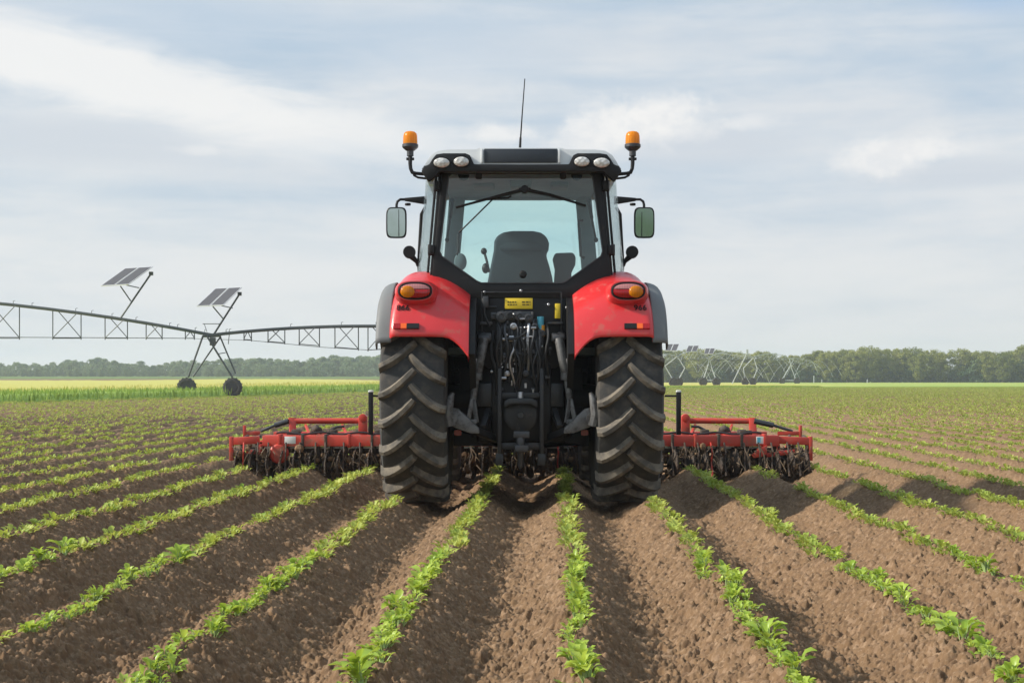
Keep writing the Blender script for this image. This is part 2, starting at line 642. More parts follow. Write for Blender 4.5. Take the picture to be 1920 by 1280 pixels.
# far meadow
mt, t, o = new_mat('far_meadow_grass')
b = t.new('ShaderNodeBsdfPrincipled')
t.l.new(b.outputs[0], o.inputs[0])
gm = t.new('ShaderNodeNewGeometry')
pos = gm.outputs['Position']
sx = t.new('ShaderNodeSeparateXYZ')
t.l.new(pos, sx.inputs[0])
g = t.mix(t.noise(pos, .12, 6, .6), (.085, .15, .035), (.16, .21, .055))
soil = t.mix(t.noise(pos, 1.2, 6, .6), (.13, .08, .055), (.22, .14, .095))
soil = t.mix(t.step(sx.outputs[1], -8, -14), soil, g)
c = t.mix(t.step(t.m('ADD', sx.outputs[1], t.m('MULTIPLY', sx.outputs[0], -.2)), 160, 240), soil, g)
t.put(b.inputs['Base Color'], c)
b.inputs['Roughness'].default_value = .95
b.inputs['Specular IOR Level'].default_value = .1
M['meadow'] = mt


# standing crop sheet and blades: green along its edge, yellow inside
def crop_mat(name, blades):
    mt, t, o = new_mat(name)
    at = t.new('ShaderNodeAttribute')
    at.attribute_name = 'tint'
    gm = t.new('ShaderNodeNewGeometry')
    ns = t.noise(gm.outputs['Position'], .35, 5, .6)
    f = t.m('ADD', at.outputs['Fac'], t.m('MULTIPLY', t.m('SUBTRACT', ns, .5), .55))
    nn = t.noise(gm.outputs['Position'], 4.0, 4, .6)
    gr = t.mix(nn, (.15, .27, .032), (.36, .46, .085))
    ye = t.mix(nn, (.40, .385, .075), (.56, .51, .125))
    c = t.mix(t.step(f, .30, .85), gr, ye)
    b = t.new('ShaderNodeBsdfPrincipled')
    t.put(b.inputs['Base Color'], c)
    b.inputs['Roughness'].default_value = .7
    b.inputs['Specular IOR Level'].default_value = .2
    tr = t.new('ShaderNodeBsdfTranslucent')
    t.put(tr.inputs[0], c)
    ms = t.new('ShaderNodeMixShader')
    ms.inputs[0].default_value = .3 if blades else 0
    t.l.new(b.outputs[0], ms.inputs[1])
    t.l.new(tr.outputs[0], ms.inputs[2])
    t.l.new(ms.outputs[0], o.inputs[0])
    return mt


M['cropsheet'] = crop_mat('crop_canopy', False)
M['cropblade'] = crop_mat('crop_blade', True)
M['seedling'] = leaf_mat('seedling_leaf', (.20, .34, .030), (.52, .62, .115), .40, .34, attr=False)
M['seedfar'] = leaf_mat('seedling_leaf_row', (.20, .31, .042), (.50, .545, .125), .36, .5)
M['stem'] = pmat('seedling_stem', (.30, .40, .14), .6, var=.2, scale=20)
M['treeleaf'] = leaf_mat('tree_leaf', (.085, .125, .026), (.34, .345, .085), .28, .6, attr='tree')
M['hazedwoodleaf'] = leaf_mat('wood_leaf_with_haze', (.09, .16, .085), (.27, .33, .17), .25, .6, attr='tree')  # pale blue-green leaf colour has some of the distance haze painted in
M['bushleaf'] = leaf_mat('bush_leaf', (.045, .095, .045), (.115, .17, .07), .2, .6, attr='tree')
M['roots'] = pmat('dry_root_fibre', (.17, .12, .075), .9, var=.4)
M['water'] = pmat('falling_water', (.80, .84, .86), .3, var=.05)
HAZE = .0005
M['bark'] = pmat('tree_bark', (.15, .13, .11), .9, var=.3, bump=.4)

# ------------------------------------------------------------------ ground
ROW_SLOPE = .0304
ROW_X0 = .089
ROW_D = .7525
RIDGE = .170
TX, TY = .084, 13.3            # tractor origin on the ground
WHEELS = [(TX - .946, TY, .30, .55, -.055), (TX + .946, TY, .30, .55, -.055),
          (TX - .90, TY + 2.75, .24, .45, -.05), (TX + .90, TY + 2.75, .24, .45, -.05)]
BX = [-60, -25.9, -12.4, 2, 25, 60, 110, 300]
BY = [-69.5, 72.7, 129, 172, 183, 190, 198, 215]


def edge_y(x):
    return np.interp(x, BX, BY)


def terrain(x, y):
    left = sstep(-np.asarray(x, float), 0, 40)
    zr = .0030 * np.maximum(0, y - 70)
    zl = .0077 * np.maximum(0, y - 110)
    return zr * (1 - left) + zl * left


def ridge(x, y):
    """distance to a crop row in row widths and ridge height"""
    t_ = (x - ROW_X0 - ROW_SLOPE * y) / ROW_D
    wob = (fbm(x * .8, y * .8, 41, 3) - .5) * .10
    ph = (t_ + wob) - np.round(t_ + wob)
    v = .5 - .5 * np.cos(2 * np.pi * ph)
    return -RIDGE * v ** .85, ph


def soil_z(x, y, cell=0.0):
    z, ph = ridge(x, y)
    far = sstep(y, 60, 150)
    z = z * (1 - .65 * far)
    slope = np.abs(np.sin(2 * np.pi * ph))
    def fade(size):
        return np.clip((size / np.maximum(cell, 1e-6) - 1.6) / 2.0, 0, 1)
    z = z + (fbm(x * 2.2, y * 2.2, 3, 3) - .5) * .05
    jx = (vnoise(x * 23, y * 23, 71) - .5) * .02
    jy = (vnoise(x * 23, y * 23, 72) - .5) * .02
    x, y = x + jx, y + jy
    d1, h1 = worley(x * 22, y * 22, 11)
    z = z + (np.sqrt(np.maximum(0, 1 - (d1 / .62) ** 2)) * (.004 + .025 * h1 ** 2)) * fade(.045)
    d2, h2 = worley(x * 44, y * 44, 23)
    z = z + (np.sqrt(np.maximum(0, 1 - (d2 / .60) ** 2)) * (.006 + .014 * h2)) * fade(.024)
    z = z + (vnoise(x * 90, y * 90, 83) - .5) * .006 * fade(.014)
    d3, h3 = worley(x * 9.5 + 3.3, y * 9.5, 37)
    z = z + (np.sqrt(np.maximum(0, 1 - (d3 / .6) ** 2)) * (.002 + .030 * h3 ** 3)) * fade(.10)
    # small washed runnels down the ridge sides
    z = z + (vnoise(x * 3.0 + y * .8, y * 13.0 - np.abs(ph) * 5, 61) - .5) * .028 * slope * fade(.08)
    for (wx, wy, hw, hl, zz) in WHEELS:
        k = sstep(hw + .10 - np.abs(x - wx), 0, .12) * sstep(hl + .25 - np.abs(y - wy), 0, .3)
        z = np.where(k > 0, z * (1 - k) + np.minimum(z, zz) * k, z)
    return z + terrain(x, y)


ys = [3.2]
while ys[-1] < 345:
    yy = ys[-1]
    k = .00115 if yy < 12 else (.0020 if yy < 18 else (.0045 if yy < 45 else .012))
    ys.append(yy * (1 + k))
ys = np.array(ys)
us = np.linspace(-.48, .48, 1250)
UU, YY = np.meshgrid(us, ys)
XX = UU * YY + np.sign(UU) * np.maximum(0, np.abs(UU) - .40) / .08 * 7.0
cell = np.maximum(YY * (us[1] - us[0]), 0)
ZZ = soil_z(XX, YY, cell)
nr, ncol = XX.shape
idx = np.arange(nr * ncol).reshape(nr, ncol)
quads = np.stack([idx[:-1, :-1], idx[:-1, 1:], idx[1:, 1:], idx[1:, :-1]], -1).reshape(-1, 4)
fld = np_mesh('ploughed_field', np.stack([XX, YY, ZZ], -1).reshape(-1, 3), quads, M['soil'], smooth=True)
tag(fld, kind='structure')
del UU, YY, XX, ZZ, cell, idx, quads

gx = np.linspace(-700, 700, 141)
gy = np.concatenate([np.linspace(-50, 330, 77), np.linspace(345, 1050, 60)])
GX, GY = np.meshgrid(gx, gy)
GZ = terrain(GX, GY) - np.where((GY < 340) & (np.abs(GX) < .5 * np.maximum(GY, 0) + 12), .5, .12)
nr, ncol = GX.shape
idx = np.arange(nr * ncol).reshape(nr, ncol)
quads = np.stack([idx[:-1, :-1], idx[:-1, 1:], idx[1:, 1:], idx[1:, :-1]], -1).reshape(-1, 4)
tag(np_mesh('ground', np.stack([GX, GY, GZ], -1).reshape(-1, 3), quads, M['meadow'], smooth=True), kind='structure')


# ------------------------------------------------------------------ standing crop beyond the ploughed field
def crop_h(x):
    return .50 - .33 * sstep(x, -12, 20)


def crop_depth(x, y):
    """metres into the crop, measured square to its edge"""
    e = .5
    sl = (edge_y(x + e) - edge_y(x - e)) / (2 * e)
    return (y - edge_y(x)) / np.sqrt(1 + sl * sl)


cx = np.linspace(-130, 170, 520)
ct = np.concatenate([[0, .3, .6], np.linspace(1.2, 60, 90), np.linspace(62, 300, 70)])
CX, CT = np.meshgrid(cx, ct)
CY = edge_y(CX) + CT
yend = 262 + 70 * sstep(CX, 0, 30)
CY = np.minimum(CY, yend)
CD = crop_depth(CX, CY)
CZ = terrain(CX, CY) + (crop_h(CX) * .80 + (fbm(CX * .9, CY * .9, 5, 4) - .5) * .22 * (crop_h(CX) / .55)) * sstep(CD, -.2, .9) - .1 * (CD < .05)
tint = sstep(CD + 2.5 * sstep(CX, 0, 20), 1.5, 12.0) * (1 - .50 * sstep(CX, 22, 60))
nr, ncol = CX.shape
idx = np.arange(nr * ncol).reshape(nr, ncol)
quads = np.stack([idx[:-1, :-1], idx[:-1, 1:], idx[1:, 1:], idx[1:, :-1]], -1).reshape(-1, 4)
crop = np_mesh('standing_crop', np.stack([CX, CY, CZ], -1).reshape(-1, 3), quads, M['cropsheet'], smooth=True, tint=tint.ravel())
tag(crop, 'tall green crop turning yellow behind its front edge, beyond the ploughed field', 'crop', kind='stuff')


def blades(n, xs, ds, hs, wd, lean=.6, seed=1):
    """n grass blades (triangles with a bend) at xs, depth ds"""
    r = np.random.default_rng(seed)
    e = .5
    sl = (edge_y(xs + e) - edge_y(xs - e)) / (2 * e)
    y = edge_y(xs) + ds * np.sqrt(1 + sl * sl)
    z = terrain(xs, y)
    a = r.uniform(0, 2 * np.pi, n)
    ln = r.uniform(.05, lean, n) * hs
    dx, dy = np.cos(a), np.sin(a)
    px, py = -dy * wd / 2, dx * wd / 2
    b0 = np.stack([xs - px, y - py, z], -1)
    b1 = np.stack([xs + px, y + py, z], -1)
    mx, my = xs + dx * ln * .4, y + dy * ln * .4
    m0 = np.stack([mx - px, my - py, z + hs * .6], -1)
    m1 = np.stack([mx + px, my + py, z + hs * .6], -1)
    tx, ty = xs + dx * ln, y + dy * ln
    t0 = np.stack([tx - px * .15, ty - py * .15, z + hs], -1)
    t1 = np.stack([tx + px * .15, ty + py * .15, z + hs], -1)
    v = np.stack([b0, b1, m0, m1, t0, t1], 1).reshape(-1, 3)
    k = np.arange(n)[:, None] * 6
    q = np.concatenate([k + np.array([[0, 1, 3, 2]]), k + np.array([[2, 3, 5, 4]])], 0)
    return v, q, np.repeat(sstep(ds, 1.5, 12.0), 6)


n = 90000
bxs = rng.uniform(-48, 40, n)
bds = np.abs(rng.normal(0, 1, n)) * 4.5
bds = np.where(rng.random(n) < .35, rng.uniform(0, 26, n), bds)
bhs = crop_h(bxs) * rng.uniform(.7, 1.35, n) * (.8 + .45 * fbm(bxs * .7, bds * .7, 77, 2))
v, q, tn = blades(n, bxs, bds, bhs, rng.uniform(.03, .085, n))
bl = np_mesh('crop_blades', v, q, M['cropblade'], tint=tn)
bl.parent = crop
del v, q, tn


# ------------------------------------------------------------------ seedlings
def leaf_geo(r, base, yaw, length, width, up, curl, segs=3):
    """spoon shaped leaf as a strip with a folded midrib -> verts, quads"""
    vs, qs = [], []
    d = Vector((math.cos(yaw), math.sin(yaw), 0))
    s = Vector((-d.y, d.x, 0))
    p = Vector(base)
    ang = up
    prof = [.22, .85, 1.0, .12] if segs == 3 else [.3, 1.0, .15]
    step = length / segs
    for i in range(segs + 1):
        hw = width * .5 * prof[i]
        nrm = Vector((-d.x * math.sin(ang), -d.y * math.sin(ang), math.cos(ang)))
        vs += [p - s * hw + nrm * hw * .45, p.copy(), p + s * hw + nrm * hw * .45]
        p = p + (d * math.cos(ang) + Vector((0, 0, math.sin(ang)))) * step
        ang -= curl / segs
    for i in range(segs):
        a = i * 3
        qs += [(a, a + 1, a + 4, a + 3), (a + 1, a + 2, a + 5, a + 4)]
    return vs, qs


def seedling_arrays(seed, leaves, segs, size=1.0, spread=.045):
    r = random.Random(seed)
    V, Q, stems = [], [], []
    for i in range(leaves):
        yaw = r.uniform(0, 2 * math.pi)
        up = r.uniform(.25, 1.25)
        bh = r.uniform(.015, .075) * size
        rad = r.uniform(0, spread)
        base = (math.cos(yaw) * rad, math.sin(yaw) * rad, bh)
        L = r.uniform(.045, .085) * size
        vs, qs = leaf_geo(r, base, yaw + r.uniform(-.5, .5), L, L * r.uniform(.45, .72), up, r.uniform(.5, 1.7), segs)
        o_ = len(V)
        V += vs
        Q += [tuple(k + o_ for k in q) for q in qs]
        stems.append(((math.cos(yaw) * rad * .2, math.sin(yaw) * rad * .2, -.02), base))
    return V, Q, stems


VAR = []
for s_ in range(9):
    V, Q, stems = seedling_arrays(100 + s_, 14 + (s_ % 4) * 3, 3, size=(.42, .50, .38, .64, .46, .40, .54, .44, .92)[s_], spread=.032)
    me = bpy.data.meshes.new('seedling')
    me.from_pydata([tuple(p) for p in V], [], Q)
    me.polygons.foreach_set('use_smooth', [True] * len(Q))
    me.materials.append(M['seedling'])
    st = MB()
    for a, b_ in stems:
        st.tube([a, ((a[0] + b_[0]) / 2, (a[1] + b_[1]) / 2, (a[2] + b_[2]) / 2 + .004), b_], [.0030, .0024, .0018], 4)
    sm = bpy.data.meshes.new('stem')
    sm.from_pydata(st.v, [], st.f)
    sm.materials.append(M['stem'])
    VAR.append((me, sm))

ROW_WORDS = {-5: 'towards the cultivator, second from the lower left corner', -4: 'cut by the lower left corner', -3: 'third left of the hitch',
             -2: 'behind the left rear tyre', -1: 'just left of the hitch', 0: 'just right of the hitch', 1: 'behind the right rear tyre',
             2: 'just outside the right rear tyre', 3: 'second outside the right tyre', 4: 'third outside the right tyre'}


def in_wheel(x, y):
    return any(abs(x - a) < hw + .03 and abs(y - b) < hl + .2 for a, b, hw, hl, _ in WHEELS)


pts = []
for k in range(-140, 130):
    x0 = ROW_X0 + ROW_D * k
    y = 4.2 + rng.uniform(0, .1)
    while y < 200:
        u = (x0 + ROW_SLOPE * y) / y
        if abs(u) < .40 + 3.5 / y and y < edge_y(x0 + ROW_SLOPE * y) - .3:
            pts.append((k, x0 + ROW_SLOPE * y, y))
        if y > 200:
            break
        y += rng.uniform(.050, .110) if y < 16 else (rng.uniform(.09, .18) if y < 34 else rng.uniform(.17, .32))
pts = np.array(pts)
gap = vnoise(pts[:, 0] * 7.3, pts[:, 2] * 1.9, 31)
keep = gap > np.where(pts[:, 2] < 14, .08, np.where(pts[:, 1] < -2, np.clip(.16 + (pts[:, 2] - 12) * .012, .18, .34), .20))
pts = pts[keep]
wob = rng.normal(0, .020, len(pts)) + (vnoise(pts[:, 2] * 1.4, pts[:, 0] * 3.1, 9) - .5) * np.where(pts[:, 2] < 16, .06, .03)
pts[:, 1] += wob
ok = np.array([not in_wheel(a, b_) for a, b_ in pts[:, 1:]])
pts = pts[ok]
inview = np.abs(pts[:, 1] / pts[:, 2]) < .362
order = np.argsort(np.where(inview & (pts[:, 2] > 4.75), pts[:, 2], 999))
near = pts[order[:300]]
rest = pts[np.setdiff1d(np.arange(len(pts)), order[:300])]
zn = soil_z(near[:, 1], near[:, 2], np.full(len(near), .005))
for i, (k, x, y) in enumerate(near):
    me, sm = VAR[int(rng.integers(0, 8))] if rng.random() > .035 else VAR[8]
    o_ = bpy.data.objects.new('seedling', me)
    COL.objects.link(o_)
    o_.location = (x, y, zn[i] - .004)
    sc_ = rng.uniform(.70, 1.30)
    o_.scale = (sc_, sc_, sc_ * rng.uniform(.85, 1.15))
    o_.rotation_euler = (rng.normal(0, .12), rng.normal(0, .12), rng.uniform(0, 6.28))
    words = ROW_WORDS.get(int(k), 'at the edge of the picture')
    tag(o_, 'bright green foreground seedling in the row ' + words, 'seedling', 'foreground seedlings in the row ' + words)
    s2 = bpy.data.objects.new('stem', sm)
    COL.objects.link(s2)
    s2.parent = o_


def scatter(P, protos, zs, smin, smax, seed):
    """merge many transformed copies of prototype arrays"""
    r = np.random.default_rng(seed)
    n_ = len(P)
    which = r.integers(0, len(protos), n_)
    ang = r.uniform(0, 2 * np.pi, n_)
    sc_ = r.uniform(smin, smax, n_)
    tn_ = np.clip(r.normal(.5, .22, n_) + .25 * (vnoise(P[:, 1] * .1, P[:, 2] * .1, 15) - .5), 0, 1)
    VV, QQ, TT, off = [], [], [], 0
    for pi_, (pv, pq) in enumerate(protos):
        s_ = which == pi_
        m_ = int(s_.sum())
        if not m_:
            continue
        ca, sa = np.cos(ang[s_])[:, None], np.sin(ang[s_])[:, None]
        k = sc_[s_][:, None]
        vx = (pv[None, :, 0] * ca - pv[None, :, 1] * sa) * k + P[s_, 1][:, None]
        vy = (pv[None, :, 0] * sa + pv[None, :, 1] * ca) * k + P[s_, 2][:, None]
        vz = pv[None, :, 2] * k + zs[s_][:, None]
        VV.append(np.stack([vx, vy, vz], -1).reshape(-1, 3))
        QQ.append((pq[None] + (np.arange(m_) * len(pv))[:, None, None]).reshape(-1, 4) + off)
        TT.append(np.repeat(tn_[s_], len(pv)) + np.tile(np.linspace(-.12, .12, len(pv)), m_))
        off += m_ * len(pv)
    return np.concatenate(VV), np.concatenate(QQ), np.concatenate(TT)


def proto(seed, leaves, segs, size):
    V, Q, _ = seedling_arrays(seed, leaves, segs, size, spread=.05)
    return np.array([tuple(p) for p in V]), np.array(Q)


A1 = rest[rest[:, 2] < 34]
A2 = rest[rest[:, 2] >= 34]
z1 = soil_z(A1[:, 1], A1[:, 2], np.full(len(A1), .03)) - .004
z2 = soil_z(A2[:, 1], A2[:, 2], np.full(len(A2), .2)) - .004
p1 = [proto(300 + i, 11 + i % 3 * 3, 2, .58) for i in range(6)]
p2 = [proto(400 + i, 8, 2, .85) for i in range(5)]
v1, q1, t1 = scatter(A1, p1, z1, .8, 1.3, 5)
v2, q2, t2 = scatter(A2, p2, z2, .8, 1.35, 6)
rows = np_mesh('seedling_rows', np.concatenate([v1, v2]), np.concatenate([q1, q2 + len(v1)]), M['seedfar'], smooth=True,
               tint=np.concatenate([t1, t2]))
tag(rows, 'rows of small green seedlings running away over the whole brown field', 'crop rows', kind='stuff')
del v1, v2, q1, q2, t1, t2

# ------------------------------------------------------------------ tractor (local frame: x right, y forward, z up, origin under the rear axle)
tractor = empty('tractor', (TX, TY, 0), 0, 'red tractor with black glazed cab and white roof, seen from behind', 'tractor')


def S(y):
    return F / (TY + y)


def T(px, py, y):
    """measured photo position -> tractor frame, at depth y"""
    s = S(y)
    return Vector(((px - 977) / s, y, EYE + (716 - py) / s))


def TP(pts_, y):
    return [(T(a, b_, y).x, T(a, b_, y).z) for a, b_ in pts_]


def ellipse(cx_, cz_, a, b_, n=28, p=2.0):
    r_ = []
    for i in range(n):
        th = 2 * math.pi * i / n
        c_, s_ = math.cos(th), math.sin(th)
        r_.append((cx_ + a * math.copysign(abs(c_) ** (2 / p), c_), cz_ + b_ * math.copysign(abs(s_) ** (2 / p), s_)))
    return r_


AXZ = .895


def make_wheel(rad, width, rim_r, nl, name):
    """rim mesh with a tyre child, axis along x, centred at the hub"""
    h = width / 2
    rm = MB()
    rm.lathe([(.06, h * .55), (rim_r * .45, h * .50), (rim_r * .55, h * .1), (rim_r * .86, h * .05), (rim_r * .90, h * .70), (rim_r * 1.0, h * .80),
              (rim_r * 1.0, -h * .80), (rim_r * .90, -h * .70), (rim_r * .82, -h * .1), (.16, -h * .2), (.16, -h * .35), (.06, -h * .4)], axis='x', n=40)
    for i in range(8):
        a = 2 * math.pi * i / 8
        rm.lathe([(.018, h * .45), (.018, h * .56)], (0, math.cos(a) * rim_r * .34, math.sin(a) * rim_r * .34), 'x', 8)
    ty = MB()
    k = rad
    sw = h * 1.03
    cr = .945 * k
    ty.lathe([(rim_r * .97, -h * .78), (rim_r * 1.08, -h * .93), (k * .74, -sw), (k * .84, -h * 1.0), (k * .905, -h * .93), (cr * .985, -h * .74), (cr, -h * .3), (cr, h * .3),
              (cr * .985, h * .74), (k * .905, h * .93), (k * .84, h * 1.0), (k * .74, sw), (rim_r * 1.08, h * .93), (rim_r * .97, h * .78)], axis='x', n=72)
    ty.cur = 1
    # curved chevron lugs, left and right staggered by half a pitch
    for side in (-1, 1):
        for i in range(nl):
            a0 = 2 * math.pi * (i + (.5 if side > 0 else 0)) / nl
            sec = []
            N = 7
            for j in range(N + 1):
                u = j / N
                xx = side * (-.055 * h + u * 1.06 * h)
                drop = .235 * (rad / .95) * (1 - (1 - u) ** 1.55)
                slope_ = .235 * 1.55 * (1 - u + .02) ** .55 / (1.1 * h) * (rad / .95)
                ln = math.hypot(1, slope_)
                nx, na = side * slope_ / ln, 1 / ln      # across the bar, in (x, arc)
                fall = .012 * k * max(0, (abs(xx) - .62 * h) / (.4 * h)) ** 2 + (.030 * k if j == N else 0)
                rb = cr * .98 - fall - (.02 * k if j >= N - 1 else 0)
                rt = k - fall
                wb, wt = .043 * k / .95, .023 * k / .95
                if j == 0:
                    wb, wt = wb * .85, wt * .8
                row = []
                for (q, rr_) in ((-wb, rb), (-wt * 1.12, rt - .012), (-wt * .75, rt), (wt * .75, rt), (wt * 1.12, rt - .012), (wb, rb)):
                    ang = a0 - drop / k + q * na / k
                    x_ = xx + q * nx
                    row.append((x_, -rr_ * math.cos(ang), rr_ * math.sin(ang)))
                sec.append(row)
            ty.loft(sec)
    rim = rm.build(name, M['rim'])
    tyre = ty.build('tyre', [M['rubber'], M['lug']], rim, angle=28)
    return rim


rw = make_wheel(.95, .58, .50, 22, 'rear_wheel')
rw.parent = tractor
rw.location = (-.946, 0, AXZ)
rw2 = rw.copy()
COL.objects.link(rw2)
rw2.location = (.946, 0, AXZ)
rw2.rotation_euler = (R(5), 0, 0)
for ch in list(rw.children):
    c2 = ch.copy()
    COL.objects.link(c2)
    c2.parent = rw2
fw = make_wheel(.66, .46, .36, 18, 'front_wheel')
fw.parent = tractor
fw.location = (-.90, 2.75, .615)
fw2 = fw.copy()
COL.objects.link(fw2)
fw2.location = (.90, 2.75, .615)
for ch in list(fw.children):
    c2 = ch.copy()
    COL.objects.link(c2)
    c2.parent = fw2

# ---- fenders
PHI = [0, 20, 30, 40, 50, 62, 75, 90, 110, 130, 150, 170]
RAD = [1.03, 1.035, 1.05, 1.095, 1.15, 1.185, 1.178, 1.155, 1.12, 1.09, 1.07, 1.06]


def fr(phi):
    # smooth interpolation
    return float(np.mean(np.interp([phi - 6, phi - 3, phi, phi + 3, phi + 6], PHI, RAD)))


def fender_pt(xa, phi):
    wgt = float(sstep(np.array(phi), 36, 72))
    wr, dr = .05 + .17 * wgt, .05 + .19 * wgt
    off = 0.0
    e = (xa - (1.138 - wr)) / wr
    if e > 0:
        off += dr * (1 - math.sqrt(max(0, 1 - min(e, 1) ** 2)))
    i = max(0, (.84 - xa) / .38)
    off += (.035 + .135 * wgt) * i ** 1.9
    r_ = fr(phi) - off
    return Vector((xa, -r_ * math.cos(R(phi)), AXZ + r_ * math.sin(R(phi))))


def lip_phi(xa):
    t_ = max(0, (.68 - xa) / .22)
    return 32 - 9.5 * t_ ** 2


XS = [.462, .475, .50, .54, .58, .63, .68, .74, .80, .88, .96, 1.0, 1.03, 1.06, 1.085, 1.105, 1.120, 1.131, 1.137]


def make_fender(sg):
    mb = MB()
    nphi = 46
    secs = []
    for j in range(nphi + 1):
        row = []
        v_ = j / nphi
        for xa in XS:
            p0 = lip_phi(xa)
            row.append(fender_pt(xa, p0 + (158 - p0) * v_))
        # inner return flange and outer return
        a_, z_ = row[0], row[-1]
        cen = Vector((0, 0, AXZ))
        din = (Vector((a_.x, 0, AXZ)) - a_).normalized()
        dout = (Vector((z_.x, 0, AXZ)) - z_).normalized()
        row = [a_ + din * .07 + Vector((-.004, 0, 0))] + row + [z_ + dout * .05]
        secs.append([(p.x * sg, p.y, p.z) for p in row])
    # rolled lip: turn the rear edge under
    lip = [(x_, y_ + .035, z_ - .004) for (x_, y_, z_) in secs[0]]
    lip0 = [(x_, y_ + .006, z_ - .012) for (x_, y_, z_) in secs[0]]
    mb.loft([lip, lip0] + secs, caps=False, closed=False)
    o_ = mb.build('fender', M['red'], tractor, angle=50)
    sd = o_.modifiers.new('thickness', 'SOLIDIFY')
    sd.thickness = .012
    sd.offset = 0
    # grey rubber widening outside
    mb = MB()
    xo = [1.130, 1.145, 1.175, 1.205, 1.230, 1.248, 1.258, 1.260]
    secs = []
    for j in range(41):
        ph = 29.5 + (150 - 29.5) * j / 40
        row = []
        for q, xa in enumerate(xo):
            wgt = float(sstep(np.array(ph), 36, 72))
            e = q / (len(xo) - 1)
            off = .045 + .055 * wgt + (.05 + .16 * wgt) * (1 - math.sqrt(max(0, 1 - (e * .98) ** 2)))
            r_ = fr(ph) - off
            row.append((xa * sg, -r_ * math.cos(R(ph)), AXZ + r_ * math.sin(R(ph))))
        e_ = row[-1]
        row.append((e_[0], e_[1] * .92, AXZ + (e_[2] - AXZ) * .92))
        secs.append(row)
    mb.loft(secs, caps=False, closed=False)
    ex = mb.build('fender_extension', M['greyrubber'], o_, angle=50)
    sd = ex.modifiers.new('thickness', 'SOLIDIFY')
    sd.thickness = .014
    sd.offset = 0
    return o_


def surf_y(xa, z):
    lo, hi = lip_phi(xa), 80
    for _ in range(40):
        m_ = (lo + hi) / 2
        if fender_pt(xa, m_).z < z:
            lo = m_
        else:
            hi = m_
    return fender_pt(xa, lo).y


def surf_frame(xa, z):
    y = surf_y(xa, z)
    d = Vector((0, surf_y(xa, z + .02) - surf_y(xa, z - .02), .04)).normalized()
    return Vector((xa, y, z)), d


def text_mesh(body, size, ext=.002):
    cu = bpy.data.curves.new('t', 'FONT')
    cu.body = body
    cu.size = size
    cu.extrude = ext
    cu.offset = size * .008
    cu.align_x = 'CENTER'
    cu.align_y = 'CENTER'
    to = bpy.data.objects.new('t', cu)
    COL.objects.link(to)
    dg = bpy.context.evaluated_depsgraph_get()
    me = bpy.data.meshes.new_from_object(to.evaluated_get(dg))
    bpy.data.objects.remove(to)
    return me


